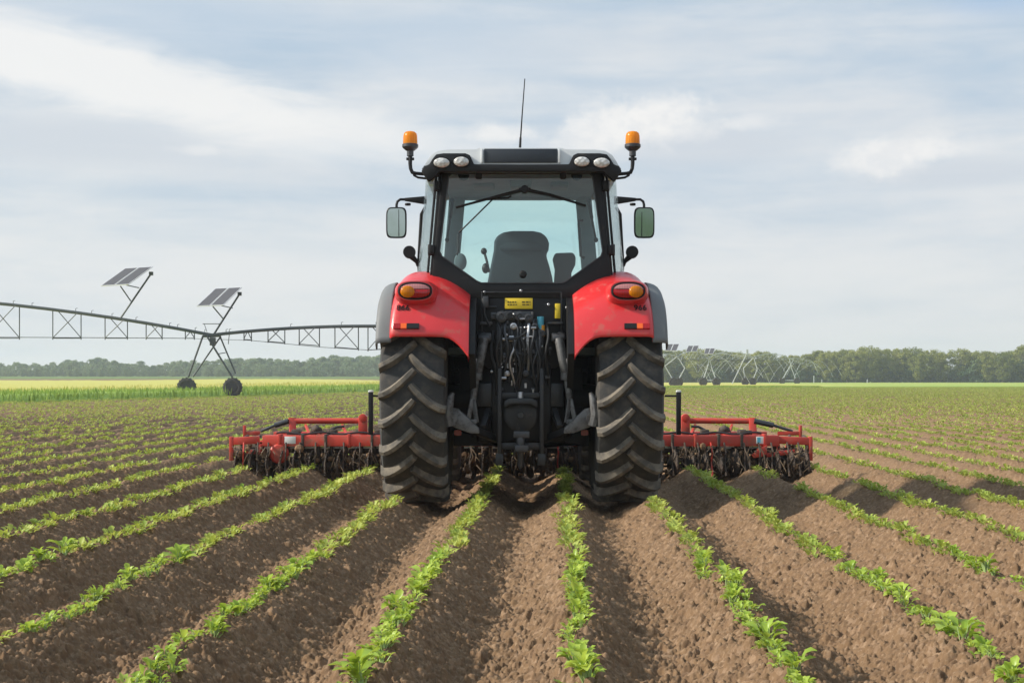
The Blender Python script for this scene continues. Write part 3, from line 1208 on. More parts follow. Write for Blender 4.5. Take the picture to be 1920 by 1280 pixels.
for sg in (-1, 1):
    fd = make_fender(sg)
    # tail lamp pod
    cxx, czz = .922 * sg, 1.838
    yf = -.845
    pod = MB()
    pod.loft([[(x_, -.50, z_) for x_, z_ in ellipse(cxx, czz - .02, .20, .125, 32, 2.6)],
              [(x_, yf + .075, z_) for x_, z_ in ellipse(cxx, czz - .012, .182, .112, 32, 2.6)],
              [(x_, yf + .018, z_) for x_, z_ in ellipse(cxx, czz - .003, .166, .095, 32, 2.6)],
              [(x_, yf, z_) for x_, z_ in ellipse(cxx, czz, .155, .085, 32, 2.6)]])
    pod.build('lamp_pod', M['red'], fd, angle=40)
    tl = MB()
    tl.loft([[(x_, yf + .03, z_) for x_, z_ in ellipse(cxx, czz, .150, .080, 32, 2.5)],
             [(x_, yf - .012, z_) for x_, z_ in ellipse(cxx, czz, .147, .077, 32, 2.5)],
             [(x_, yf - .016, z_) for x_, z_ in ellipse(cxx, czz, .138, .068, 32, 2.5)],
             [(x_, yf - .004, z_) for x_, z_ in ellipse(cxx, czz, .132, .062, 32, 2.5)]])
    lamp = tl.build('tail_light', M['black'], tractor, angle=40)
    # lens: red lower, pale upper, round amber outside
    ol = MB()
    el_ = ellipse(cxx, czz, .131, .061, 40, 2.5)
    cutz = czz + .012
    low = [(x_, min(z_, cutz)) for x_, z_ in el_]
    up_ = [(x_, max(z_, cutz + .002)) for x_, z_ in el_]

    def dome(poly, y0, y1, cx0, cz0, k=.82):
        return [[(x_, y0, z_) for x_, z_ in poly], [(x_, (y0 + y1) / 2 - .002, z_) for x_, z_ in poly],
                [(cx0 + (x_ - cx0) * k, y1, cz0 + (z_ - cz0) * k) for x_, z_ in poly]]
    lens = MB().loft(dome(low, yf - .002, yf - .022, cxx, czz - .02)).build('red_lens', M['redlens'], lamp, angle=60)
    MB().loft(dome(up_, yf - .002, yf - .020, cxx, czz + .033)).build('pale_lens', M['pinklens'], lamp, angle=60)
    ax_ = cxx + sg * .064
    MB().loft(dome(ellipse(ax_, czz - .008, .062, .052, 28), yf - .004, yf - .034, ax_, czz - .008, .75)).build('turn_lens', M['amber'], lamp, angle=60)
    # marker strip low on the fender
    zs_ = 1.05 + (716 - 612) / 217
    p_, d_ = surf_frame(1.0, zs_)
    st_ = empty('reflector_strip')
    st_ = MB()
    xa0, xa1 = 1.105, .885
    for nm_, a_, b2, mat_ in (('d', 1.105, 1.045, 'blackmetal'), ('o', 1.043, .993, 'orange'), ('e', .991, .885, 'black')):
        st_.cur = {'d': 0, 'o': 1, 'e': 2}[nm_]
        m_ = Matrix((Vector((1, 0, 0)), Vector((0, d_.z, -d_.y)), d_)).transposed()
        st_.box(Vector(((a_ + b2) / 2 * sg, p_.y - .012, zs_)), (abs(a_ - b2), .03, .046), m_)
    st_.build('reflector_strip', [M['redlens'], M['redorange'], M['black']], fd)
    # badge figures
    p_, d_ = surf_frame(1.03, 1.688)
    me = text_mesh('866' if sg < 0 else '966', .076)
    me.materials.append(M['black'])
    bo = link('model_badge', me, fd)
    xr = Vector((1, 0, 0))
    nrm = xr.cross(d_).normalized()
    bo.matrix_local = Matrix.Translation(p_ * Vector((1, 1, 1)) if False else Vector((p_.x * sg, p_.y, p_.z)) + nrm * .010) @ Matrix((xr, d_, nrm)).transposed().to_4x4()
    # dark wheel-well wall between the fender and the body
    ww = MB()
    arc_o, arc_i = [], []
    for j in range(25):
        ph = 24 + (158 - 24) * j / 24
        q_ = fender_pt(.47, max(ph, lip_phi(.47)))
        rr_ = math.hypot(q_.y, q_.z - AXZ) - .03
        arc_o.append((-rr_ * math.cos(R(ph)), AXZ + rr_ * math.sin(R(ph))))
    ww.prism(arc_o + [(.75, .55), (-.25, .55), (-.55, .95)], 'x', .455 * sg, .40 * sg)
    ww.build('wheel_well_liner', M['black'], tractor)
    MB().span(.50 * sg, .82 * sg, .85, 1.65, .46, 1.55).build('fuel_tank', M['black'], tractor, bevel=.05)
    # lower step plate / axle flare seen between the wheels
    MB().lathe([(.20, .20 * sg), (.20, .42 * sg), (.15, .46 * sg), (.13, .70 * sg), (.19, .72 * sg), (.19, .78 * sg)], (0, 0, AXZ), 'x', 24).build('axle_housing', M['black'], tractor)

# ---- body behind the cab
tb = MB()
tb.span(-.40, .40, -.30, 1.4, .50, 1.30)
tb.span(-.27, .27, -.44, -.28, .52, 1.22)
tb.build('transmission_housing', M['black'], tractor, bevel=.03)
bp = MB()
bp.prism(TP([(877, 545), (890, 538), (1064, 538), (1077, 545), (1077, 668), (1040, 690), (915, 690), (877, 668)], -.42), 'y', -.42, -.30)
bp.build('rear_panel', M['black'], tractor, bevel=.008)
# raised border of the panel
rb = MB()
for a_, b_ in (((903, 548), (1052, 548)), ((903, 548), (903, 640)), ((1052, 548), (1052, 640))):
    rb.bar(T(*a_, -.435), T(*b_, -.435), .012, .014)
rb.build('panel_border', M['blackmetal'], tractor, bevel=.003)
# dark belly plate between the lower links
bl_ = MB()
bl_.prism(TP([(850, 806), (895, 815), (930, 836), (1022, 836), (1060, 815), (1104, 806), (1104, 836), (850, 836)], -.15), 'y', -.15, .5)
bl_.prism(TP([(862, 690), (1092, 690), (1092, 810), (862, 810)], -.12), 'y', -.12, .4)
bl_.build('belly_plate', M['black'], tractor, bevel=.01)
for px_ in (858, 1096):
    MB().loft([[(x_, -.19, z_) for x_, z_ in ellipse(*[(T(px_, 811, -.19)[k]) for k in (0, 2)], .034, .026, 16, 4)],
               [(x_, -.14, z_) for x_, z_ in ellipse(*[(T(px_, 811, -.19)[k]) for k in (0, 2)], .034, .026, 16, 4)]]).build('belly_reflector', M['redlens'], tractor)

# yellow plate and sticker
yp = MB().span(T(946, 0, -.43).x, T(998, 0, -.43).x, -.437, -.420, T(0, 579, -.43).z, T(0, 559, -.43).z).build('warning_plate', M['yellow'], tractor, bevel=.003)
ink = MB()
r_ = random.Random(4)
for row_, (a_, b_) in enumerate(((565, 567.4), (570, 572))):
    x_ = 951
    while x_ < 993:
        wd = r_.uniform(2, 6)
        if not (968 < x_ < 978):
            ink.span(T(x_, 0, -.44).x, T(min(x_ + wd, 994), 0, -.44).x, -.4395, -.436, T(0, b_, -.44).z, T(0, a_, -.44).z)
        x_ += wd + 1.6
ink.build('plate_print', M['inklet'], yp)
MB().span(T(1040, 0, -.43).x, T(1050, 0, -.43).x, -.437, -.420, T(0, 597, -.43).z, T(0, 569, -.43).z).build('warning_sticker', M['yellow'], tractor, bevel=.003)

# couplers, hoses and fittings in the middle
r_ = random.Random(12)
for (px_, py_, rr_, mat_) in ((940, 594, .045, 'greymetal'), (956, 592, .04, 'blackmetal'), (974, 593, .04, 'greymetal'), (990, 596, .036, 'greymetal'),
                              (962, 612, .028, 'steel'), (947, 616, .026, 'blackmetal'), (975, 618, .024, 'blackmetal'), (962, 640, .024, 'blackmetal'),
                              (941, 650, .024, 'blackmetal'), (944, 668, .028, 'greymetal'), (1002, 612, .026, 'greymetal'), (1005, 640, .024, 'blackmetal'),
                              (1015, 625, .03, 'greymetal'), (962, 672, .022, 'steel'), (1000, 660, .022, 'greymetal'), (935, 690, .026, 'blackmetal'),
                              (951, 700, .022, 'steel'), (985, 700, .026, 'greymetal'), (1000, 706, .022, 'blackmetal')):
    p_ = T(px_, py_, -.45)
    mb = MB().lathe([(rr_ * 1.25, .06), (rr_ * 1.25, .02), (rr_, .015), (rr_, -.03), (rr_ * 1.1, -.034), (rr_ * 1.1, -.055), (rr_ * .6, -.06), (rr_ * .5, -.05)], (p_.x, p_.y, p_.z), 'y', 14)
    mb.build('hydraulic_coupler', M[mat_], tractor)
for pp, rr_, mat_ in (([(988, 598, -.44), (992, 610, -.50), (987, 640, -.52), (992, 668, -.50), (989, 694, -.46)], .015, 'steel'),
                      ([(962, 605, -.44), (959, 625, -.5), (963, 650, -.51), (957, 685, -.5), (954, 716, -.46)], .016, 'cable'),
                      ([(945, 600, -.44), (936, 630, -.52), (940, 665, -.53), (933, 700, -.48)], .015, 'cable'),
                      ([(1004, 600, -.44), (1014, 630, -.5), (1009, 665, -.53), (1008, 712, -.48)], .017, 'rust' if False else 'greymetal'),
                      ([(976, 600, -.44), (972, 640, -.54), (978, 690, -.5), (970, 730, -.46)], .014, 'cable'),
                      ([(1020, 610, -.44), (1030, 640, -.5), (1016, 680, -.5), (1018, 740, -.44)], .013, 'cable'),
                      ([(925, 620, -.44), (918, 660, -.5), (932, 700, -.5), (930, 740, -.44)], .014, 'cable'),
                      ([(905, 560, -.44), (908, 575, -.47), (907, 590, -.47), (918, 612, -.46)], .011, 'cable'),
                      ([(960, 640, -.46), (967, 660, -.53), (985, 668, -.52), (998, 655, -.46)], .012, 'cable'),
                      *[([(q0, r0, -.44), (q0 + d0, r0 + 22, -.54), (q0 - d0 * .6, r0 + 55, -.55), (q0 + d0 * .5, r0 + 90, -.50), (q0 + d0, r0 + 118, -.44)], w0, m0)
                        for q0, r0, d0, w0, m0 in ((932, 602, 7, .011, 'cable'), (950, 598, -6, .012, 'greymetal'), (966, 600, 6, .010, 'cable'), (981, 604, -8, .012, 'cable'),
                                                   (996, 602, 6, .010, 'greymetal'), (1010, 622, -7, .012, 'cable'), (1024, 606, 5, .011, 'cable'), (958, 622, 10, .010, 'steel'), (972, 630, -9, .011, 'cable'), (1001, 632, 9, .010, 'cable'))],
                      ([(940, 612, -.46), (950, 640, -.55), (982, 628, -.54), (992, 612, -.46)], .012, 'cable')):
    pts_ = [T(*p_) for p_ in pp]
    # smooth the path
    for _ in range(2):
        q_ = [pts_[0]]
        for a_, b_ in zip(pts_[:-1], pts_[1:]):
            q_ += [a_ * .75 + b_ * .25, a_ * .25 + b_ * .75]
        pts_ = q_ + [pts_[-1]]
    MB().tube(pts_, rr_, 8).build('hose', M[mat_], tractor)
cp = MB().lathe([(.030, .06), (.030, -.05), (.024, -.06)], T(1013, 606, -.46), 'z', 14).build('blue_coupler_cap', M['blue'], tractor)
MB().lathe([(.029, .05), (.029, -.05)], T(1015, 616, -.46) + Vector((0, 0, -.02)), 'z', 14).build('orange_coupler_cap', M['orange'], tractor)
# small clips and bolts catching the light
for _ in range(40):
    px_, py_ = r_.uniform(925, 1030), r_.uniform(585, 745)
    p_ = T(px_, py_, -.47 + r_.uniform(-.03, .02))
    bt = MB()
    if r_.random() < .5:
        bt.lathe([(.012, .03), (.012, -.012), (.007, -.016)], p_, r_.choice('xyz'), 8)
    else:
        bt.box(p_, (r_.uniform(.012, .05), .02, r_.uniform(.012, .035)))
    bt.build('pipe_clamp', M['greymetal'], tractor, bevel=.002)
for _ in range(40):
    px_, py_ = r_.gauss(970, 25), r_.uniform(588, 745)
    p_ = T(px_, py_, -.50 + r_.uniform(-.03, .02))
    k_ = r_.uniform(.7, 1.5)
    MB().lathe([(.010 * k_, .03), (.010 * k_, -.012), (.006, -.016)], p_, r_.choice('xyz'), 8).build('fitting', M['steel'], tractor)
for px_, py_ in ((889, 573), (1028, 571), (908, 548), (1062, 577), (976, 545)):
    MB().lathe([(.013, .02), (.013, -.012), (.008, -.016)], T(px_, py_, -.43), 'y', 10).build('bolt', M['steel'], tractor)
vb = MB()
vb.box(T(910, 566, -.45), (.05, .06, .10))
vb.box(T(925, 592, -.45), (.05, .05, .06))
vb.box(T(915, 548, -.44), (.13, .03, .012))
vb.box(T(918, 575, -.44), (.12, .03, .012))
vb.box(T(911, 606, -.44), (.11, .04, .03))
vb.box(T(1040, 606, -.44), (.14, .04, .022))
vb.box(T(965, 592, -.41), (.32, .10, .075))
vb.box(T(975, 640, -.40), (.42, .10, .40))
vb.build('valve_block', M['greymetal'], tractor, bevel=.008)

# hitch frame, pick-up hook and drawbar
hf = MB()
for px_ in (936, 1015):
    hf.bar(T(px_, 690, -.52), T(px_, 858, -.52), .036, .05)
    hf.bar(T(px_, 850, -.52), T(px_ - 1, 872, -.52), .055, .07)
hf.bar(T(936, 741, -.50), T(1015, 741, -.50), .03, .05)
hf.bar(T(936, 836, -.50), T(1015, 836, -.50), .03, .06)
hf.build('hitch_frame', M['blackmetal'], tractor, bevel=.006)
pt = MB()
pt.lathe([(.15, .0), (.15, -.06), (.13, -.07)], T(976, 778, -.44), 'y', 32)
pt.lathe([(.034, .0), (.034, -.13), (.028, -.135)], T(975, 777, -.44), 'y', 16)
pt.build('power_take_off', M['blackmetal'], tractor)
pg = MB()
pg.prism(TP([(945, 752), (955, 746), (996, 746), (1006, 752), (1006, 764), (993, 757), (958, 757), (945, 764)], -.52), 'y', -.62, -.46)
pg.build('shaft_guard', M['blackmetal'], tractor, bevel=.006)
db = MB()
db.span(-.06, .06, -.72, -.2, .44, .50)
db.lathe([(.040, .10), (.040, -.04), (.026, -.06), (.026, -.16), (.012, -.19)], T(975, 838, -.66), 'z', 14)
db.span(-.07, .07, -.70, -.60, .56, .62)
db.build('drawbar', M['greymetal'], tractor, bevel=.008)
hk = MB()
hk.lathe([(.026, .05), (.026, -.05)], T(975, 745, -.56), 'z', 10)
hk.box(T(975, 752, -.56), (.05, .03, .05))
hk.build('top_link_pin', M['steel'], tractor, bevel=.004)
for px_ in (909, 1041):
    MB().box(T(px_, 740, -.36), (.15, .12, .22)).build('hitch_side_box', M['blackmetal'], tractor, bevel=.02)

# lift rods and lower links (left, then mirrored)
for sg in (-1, 1):
    def L(px_, py_, y):
        p_ = T(px_, py_, y)
        return Vector((p_.x if sg < 0 else -p_.x, p_.y, p_.z))
    la = MB()
    la.loft([[L(899, 628, -.30) + Vector((a_, 0, b_)) for a_, b_ in ellipse(0, 0, .06, .05, 12)],
             [L(905, 632, -.50) + Vector((a_, 0, b_)) for a_, b_ in ellipse(0, 0, .045, .04, 12)]])
    la.lathe([(.04, -.05), (.04, .05)], L(907, 634, -.52), 'x', 14)
    la.box(L(914, 632, -.50), (.06, .08, .07))
    la.build('lift_arm', M['greymetal'], tractor, bevel=.004)
    rod = MB()
    rod.tube([L(907, 634, -.53), L(893, 706, -.56)], .042, 14)
    rod.lathe([(.05, -.03), (.05, .03)], L(893, 706, -.56), 'z', 14)
    rod.tube([L(893, 706, -.56), L(886, 752, -.58)], .028, 12)
    rod.bar(L(885, 748, -.60), L(876, 790, -.62), .018, .04)
    rod.bar(L(887, 748, -.60), L(893, 792, -.62), .018, .04)
    rod.bar(L(877, 790, -.62), L(893, 790, -.62), .018, .04)
    rod.build('lift_rod', M['wornlink'], tractor, bevel=.003)
    MB().tube([L(891, 672, -.60), L(888, 690, -.61), L(886, 700, -.61), L(890, 708, -.60)], .013, 8).build('rod_handle', M['steel'], tractor)
    lk = MB()
    lk.prism([(L(a_, b_, 0 - .70).x, L(a_, b_, -.70).z) for a_, b_ in ((838, 786), (846, 764), (858, 766), (880, 786), (897, 802), (898, 813), (880, 812), (850, 801))], 'y', -.72, -.60)
    lk.build('lower_link', M['wornlink'], tractor, bevel=.012)
    MB().bar(L(893, 808, -.63), L(940, 826, -.30), .07, .06).build('link_arm', M['black'], tractor, bevel=.01)
    he = MB()
    he.tube([L(843, 797, -.74), L(838, 775, -.76), L(843, 748, -.76), L(848, 736, -.75)], [.05, .045, .034, .016], 10)
    he.lathe([(.045, -.05), (.045, .05)], L(847, 784, -.72), 'y', 14)
    he.build('link_hook', M['wornlink'], tractor)
    MB().bar(L(905, 800, -.62), L(925, 740, -.2), .05, .04).build('stabiliser', M['blackmetal'], tractor, bevel=.005)

# ---- cab
YR, YB, YF = -.40, .30, 1.35
rear = MB()
outer = [(-.705, 2.97), (.705, 2.97), (.79, 2.10), (.80, 1.93), (.52, 1.80), (-.52, 1.80), (-.80, 1.93), (-.79, 2.10)]
glass_o = TP([(846, 326), (1106, 326), (1111, 331), (1130, 472), (1127, 481), (1062, 528), (1054, 531.5), (901, 531.5), (893, 528), (827, 481), (823, 472), (840, 331)], YR)


def ring(poly_o, poly_i, y0, y1):
    """frame between two outlines, bridged by nearest angle"""
    bm = bmesh.new()
    vo = [bm.verts.new((x_, y0, z_)) for x_, z_ in poly_o]
    vi = [bm.verts.new((x_, y0, z_)) for x_, z_ in poly_i]
    eo = [bm.edges.new((vo[i], vo[(i + 1) % len(vo)])) for i in range(len(vo))]
    ei = [bm.edges.new((vi[i], vi[(i + 1) % len(vi)])) for i in range(len(vi))]
    bmesh.ops.triangle_fill(bm, use_beauty=True, edges=eo + ei)
    # keep only faces outside the inner outline
    def inside(p):
        c_ = False
        n_ = len(poly_i)
        for i in range(n_):
            x1, z1_ = poly_i[i]
            x2, z2_ = poly_i[(i + 1) % n_]
            if (z1_ > p.z) != (z2_ > p.z) and p.x < (x2 - x1) * (p.z - z1_) / (z2_ - z1_) + x1:
                c_ = not c_
        return c_
    kill = [f for f in bm.faces if inside(f.calc_center_median())]
    bmesh.ops.delete(bm, geom=kill, context='FACES')
    res = bmesh.ops.extrude_face_region(bm, geom=bm.faces[:])
    for v_ in res['geom']:
        if isinstance(v_, bmesh.types.BMVert):
            v_.co.y = y1
    bmesh.ops.recalc_face_normals(bm, faces=bm.faces)
    mb = MB()
    bm.verts.index_update()
    mb.add([v_.co[:] for v_ in bm.verts], [[v_.index for v_ in f.verts] for f in bm.faces])
    bm.free()
    return mb


ring(outer, glass_o, YR - .03, YR + .05).build('cab_rear_frame', M['black'], tractor, bevel=.006)
# rubber seal round the rear glass, with the light edge of the pane
inner2 = [(x_ * .985, (z_ - 2.42) * .982 + 2.42) for x_, z_ in glass_o]
ring(glass_o, inner2, YR - .036, YR - .012).build('rear_glass_seal', M['greymetal'], tractor)
MB().prism(inner2, 'y', YR - .028, YR - .022).build('rear_window', M['glass'], tractor)
for sg in (-1, 1):
    # door: curved side glass from rear pillar to windscreen pillar
    def side_x(y, z):
        t_ = (z - 1.95) / (2.97 - 1.95)
        xs_ = np.interp(y, [YR, -.1, YB, .8, YF], [.800, .93, .985, .93, .800])
        return (xs_ - .088 * t_) * sg
    gl = MB()
    yy_ = np.linspace(YR + .055, YF - .05, 14)
    zz_ = np.linspace(1.55, 2.96, 8)
    gl.loft([[(side_x(y, z), y, z) for z in zz_] for y in yy_], caps=False, closed=False)
    og = gl.build('door_window', M['doorglass'], tractor, angle=60)
    md = og.modifiers.new('thickness', 'SOLIDIFY')
    md.thickness = .006
    # pillars
    pl = MB()
    for y, wd in ((YR + .03, .05),):
        pl.loft([[(side_x(y, z) + dx * sg, y + dy, z) for dx, dy in ((-.05, -.04), (.012, -.04), (.012, .05), (-.05, .05))] for z in (1.9, 2.2, 2.6, 2.97)])
    pl.build('rear_pillar', M['black'], tractor, bevel=.006)
    fp = MB()
    fp.loft([[(side_x(YF, z) + dx * sg, YF + dy, z) for dx, dy in ((-.155, -.02), (.005, -.06), (.005, .04), (-.155, .04))] for z in (1.3, 1.9, 2.4, 2.97)])
    fp.build('windscreen_pillar', M['trim'], tractor, bevel=.01)
    dr = MB()
    dr.tube([(side_x(YR + .10, z) + .008 * sg, YR + .10, z) for z in (1.9, 2.3, 2.7, 2.95)], .012, 6)
    dr.tube([(side_x(y, 1.9) + .006 * sg, y, 1.60 + max(0, .35 - y) * .5) for y in (YR + .1, 0, .3, .8, YF - .05)], .02, 6)
    dr.build('door_frame', M['black'], tractor)
    for py_ in (349, 469):
        z = T(0, py_, YR).z
        hg = MB().box((side_x(YR + .03, z) + .012 * sg, YR - .015, z), (.05, .08, .085))
        hg.lathe([(.02, -.05), (.02, .05)], (side_x(YR + .03, z) + .03 * sg, YR - .02, z), 'z', 10)
        hg.build('door_hinge', M['black'], tractor, bevel=.01)
    # grab bar outside the door on the far side and window struts inside
    MB().tube([(side_x(.5, 2.72) + .02 * sg, .5, 2.72), (side_x(.5, 2.70) + .055 * sg, .52, 2.66), (side_x(.6, 2.2) + .055 * sg, .6, 2.2), (side_x(.6, 2.0) + .02 * sg, .6, 2.0)], .016, 8).build('grab_rail', M['black'], tractor)
    a_ = T(848 if sg < 0 else 1103, 376, YR + .07)
    b_ = T(838 if sg < 0 else 1117, 450, YR + .07)
    gs = MB().tube([a_, a_ * .55 + b_ * .45], .016, 8).tube([a_ * .55 + b_ * .45, b_], .010, 8)
    gs.lathe([(.022, -.02), (.022, .03)], a_, 'y', 10)
    gs.lathe([(.020, -.02), (.020, .03)], b_, 'y', 10)
    gs.build('gas_strut', M['black'], tractor)
    # hinge at the top of the rear glass
    MB().box(T(897 if sg < 0 else 1055, 328, YR - .045), (.06, .04, .075)).build('glass_hinge', M['black'], tractor, bevel=.015)
    MB().lathe([(.05, .0), (.05, .02)], T(869 if sg < 0 else 1081, 328, YR - .02), 'y', 16).build('glass_stop', M['black'], tractor)
    # round work lamp on a stalk beside the cab
    yl = .55
    p_ = T(768.5, 473, yl)
    p_.x *= 1 if sg < 0 else -1
    wl = MB().ellipsoid(p_, (.060, .05, .062), 16, 10)
    wl.lathe([(.056, -.055), (.060, -.045), (.060, -.01)], p_, 'y', 18)
    wl.tube([p_ + Vector((-.02 * sg, 0, -.04)), p_ + Vector((-.07 * sg, .02, -.09)), p_ + Vector((-.08 * sg, .03, -.13))], [.03, .02, .016], 8)
    wl.build('side_lamp', M['black'], tractor)
    MB().tube([p_ + Vector((-.08 * sg, .03, -.07)), p_ + Vector((-.09 * sg, .03, -.2)), (side_x(.6, 2.0), .6, 2.0)], .014, 6).build('lamp_stalk', M['black'], tractor)
    # mirror arm and mirror
    ym = 1.28
    def Mi(px_, py_, y=ym):
        p2 = T(px_, py_, y)
        return Vector((p2.x if sg < 0 else -p2.x, p2.y, p2.z))
    arm = MB()
    ao, at_, ab = Mi(800, 376), Mi(797, 369), Mi(797, 382)
    arm.loft([[Mi(801, 367.5), Mi(801, 383), Mi(801, 383) + Vector((0, .05, 0)), Mi(801, 367.5) + Vector((0, .05, 0))],
              [Mi(760, 371), Mi(760, 376.5), Mi(760, 376.5) + Vector((0, .04, 0)), Mi(760, 371) + Vector((0, .04, 0))]])
    arm.tube([Mi(762, 373.5) + Vector((0, .02, 0)), Mi(752, 374), Mi(746.5, 378), Mi(745, 384), Mi(745, 394)], .014, 10)
    arm.lathe([(.03, -.012), (.03, .012)], Mi(766, 383) + Vector((0, .01, 0)), 'z', 12)
    arm.build('mirror_arm', M['black'], tractor, bevel=.004)
    mc = Mi(745, 418)
    hs = MB().loft([[(x_, ym + .09, z_) for x_, z_ in ellipse(mc.x, mc.z, .085, .135, 28, 4)],
                    [(x_, ym + .02, z_) for x_, z_ in ellipse(mc.x, mc.z, .102, .154, 28, 5)],
                    [(x_, ym - .02, z_) for x_, z_ in ellipse(mc.x, mc.z, .105, .158, 28, 5)],
                    [(x_, ym - .028, z_) for x_, z_ in ellipse(mc.x, mc.z, .098, .150, 28, 5)]])
    mh = hs.build('wing_mirror', M['black'], tractor, angle=40)
    gm_ = MB()
    w0 = .026 if sg < 0 else -.026
    tl_ = R(9)
    el2 = ellipse(mc.x, mc.z, .090, .142, 28, 5)
    gm_.prism([(x_, z_) for x_, z_ in el2], 'y', ym - .040, ym - .036)
    g_ = gm_.build('mirror_glass', M['mirror' if sg < 0 else 'mirrordarkrefl'], mh)
    piv = Vector((mc.x, ym - .032, mc.z))
    g_.matrix_local = Matrix.Translation(piv) @ Matrix.Rotation(R(3.9 if sg < 0 else 4.9), 4, 'X') @ Matrix.Translation(-piv)
    MB().bar((mc.x + w0, ym - .046, mc.z - .138), (mc.x + w0, ym - .046, mc.z + .138), .006, .006).build('mirror_divider', M['black'], mh)

# cab floor, headliner, windscreen header, windscreen
MB().span(-.74, .74, YR + .06, YF - .02, 1.30, 1.36).build('cab_floor', M['trim'], tractor)
MB().span(-.72, .72, YR + .06, YF + .10, 2.925, 2.965).build('headliner', M['liner'], tractor)
MB().span(-.66, .66, YF - .03, YF + .05, 2.90, 2.965).build('windscreen_header', M['trim'], tractor, bevel=.01)
MB().span(-.66, .66, YF + .005, YF + .011, 1.5, 2.90).build('windscreen', M['glass'], tractor)
MB().span(-.66, .66, YF - .03, YF + .06, 1.3, 1.62).build('dashboard', M['trim'], tractor, bevel=.02)
# visor bits on the headliner
hb = MB()
hb.span(-.10, .10, .1, .4, 2.86, 2.93)
hb.span(-.45, -.25, .3, .6, 2.89, 2.93)
hb.span(.28, .45, .2, .5, 2.88, 2.93)
hb.build('ceiling_console', M['trim'], tractor, bevel=.02)

# seat
ys_ = .30
sc_ = MB()
so = TP([(913, 536), (920, 500), (926, 470), (927, 452), (933, 441), (945, 435.5), (960, 433), (1000, 433), (1014, 436), (1025, 443), (1030, 456), (1029, 468),
         (1024, 478), (1030, 497), (1036, 520), (1038, 536)], ys_)
sc_.prism(so, 'y', ys_ - .02, ys_ + .12)
st_ = sc_.build('seat', M['seat'], tractor, bevel=.03, seg=3)
s2_ = MB().span(-.28, .30, ys_ + .02, ys_ + .55, 1.72, 1.88).build('seat_cushion', M['seat'], st_, bevel=.04)
s3_ = MB().span(-.20, .22, ys_ - .01, ys_ + .5, 1.36, 1.72).build('seat_base', M['black'], st_, bevel=.02)
MB().prism(TP([(936, 462), (950, 455), (1005, 455), (1018, 462), (1016, 470), (940, 470)], ys_ - .03), 'y', ys_ - .035, ys_ - .018).build('seat_back_panel', M['seat'], st_, bevel=.006)
ar = MB().prism(TP([(1039, 536), (1041, 505), (1037, 485), (1041, 475), (1075, 474), (1080, 482), (1079, 497), (1072, 512), (1071, 536)], .5), 'y', .45, .62)
ar.build('armrest_console', M['seat'], tractor, bevel=.02)
lv = MB().tube([T(918, 510, .5), T(913, 488, .52), T(909, 474, .54)], .012, 8)
lv.ellipsoid(T(908, 471, .54), (.03, .03, .033), 12, 8)
lv.ellipsoid(T(911, 503, .5), (.035, .04, .05), 12, 8)
lv.build('gear_lever', M['black'], tractor)
MB().loft([[(x_, .93, z_) for x_, z_ in ellipse(T(864, 490, .9).x, T(864, 490, .9).z, .062, .085, 20)],
           [(x_, .99, z_) for x_, z_ in ellipse(T(864, 490, .9).x, T(864, 490, .9).z, .062, .085, 20)]]).build('cab_speaker', M['trim'], tractor, bevel=.01)
# rear wiper: motor and two arms, long thin blade
wp = MB()
wp.box(T(983, 356, YR - .05), (.11, .05, .035))
wp.lathe([(.035, -.03), (.035, .02)], T(983, 355, YR - .06), 'y', 14)
wpo = wp.build('wiper_motor', M['black'], tractor, bevel=.01)
MB().tube([T(980, 356, YR - .055), T(940, 366, YR - .06), T(854, 389, YR - .05)], [.016, .013, .010], 6).build('wiper_arm', M['black'], tractor)
MB().tube([T(986, 356, YR - .055), T(1030, 365, YR - .06), T(1098, 386, YR - .05)], [.016, .013, .010], 6).build('wiper_arm', M['black'], tractor)
MB().tube([T(926, 371, YR - .05), T(860, 436, YR - .045)], .007, 6).build('wiper_blade', M['black'], tractor)
MB().tube([T(906, 375, YR - .045), T(930, 372, YR - .045), T(952, 371, YR - .045), T(958, 367, YR - .045)], .008, 6).build('wiper_hose', M['black'], tractor)
# inside grab handle on the right
MB().tube([T(1094, 414, .75), T(1086, 413, .75), T(1086, 420, .75), T(1090, 480, .75), T(1097, 484, .75)], .015, 8).build('inner_grab_handle', M['black'], tractor)
MB().tube([T(860, 438, .75), T(860, 470, .75), T(857, 478, .75)], .013, 8).build('inner_grab_handle', M['black'], tractor)
MB().lathe([(.035, .02), (.035, -.02), (.02, -.05)], T(980, 514.5, YR - .03), 'y', 14).build('window_latch', M['black'], tractor)

# roof
yr0 = -.60
shell = TP([(793, 314), (800, 301), (807, 291), (820, 283), (838, 280.5), (880, 280.5), (893, 280), (898, 277.5), (1052, 277.5), (1058, 280), (1074, 280.5), (1116, 280.5), (1134, 283), (1147, 291), (1154, 301), (1161, 314)], yr0)
base = [(p[0], p[1]) for p in shell]
rf = MB()


def roof_sec(y, k, dz, low):
    r2 = [(x_ * k, y, z_ + dz * (z_ - 2.93) / .2) for x_, z_ in base]
    return r2 + [(.86 * k, y, low), (-.86 * k, y, low)]


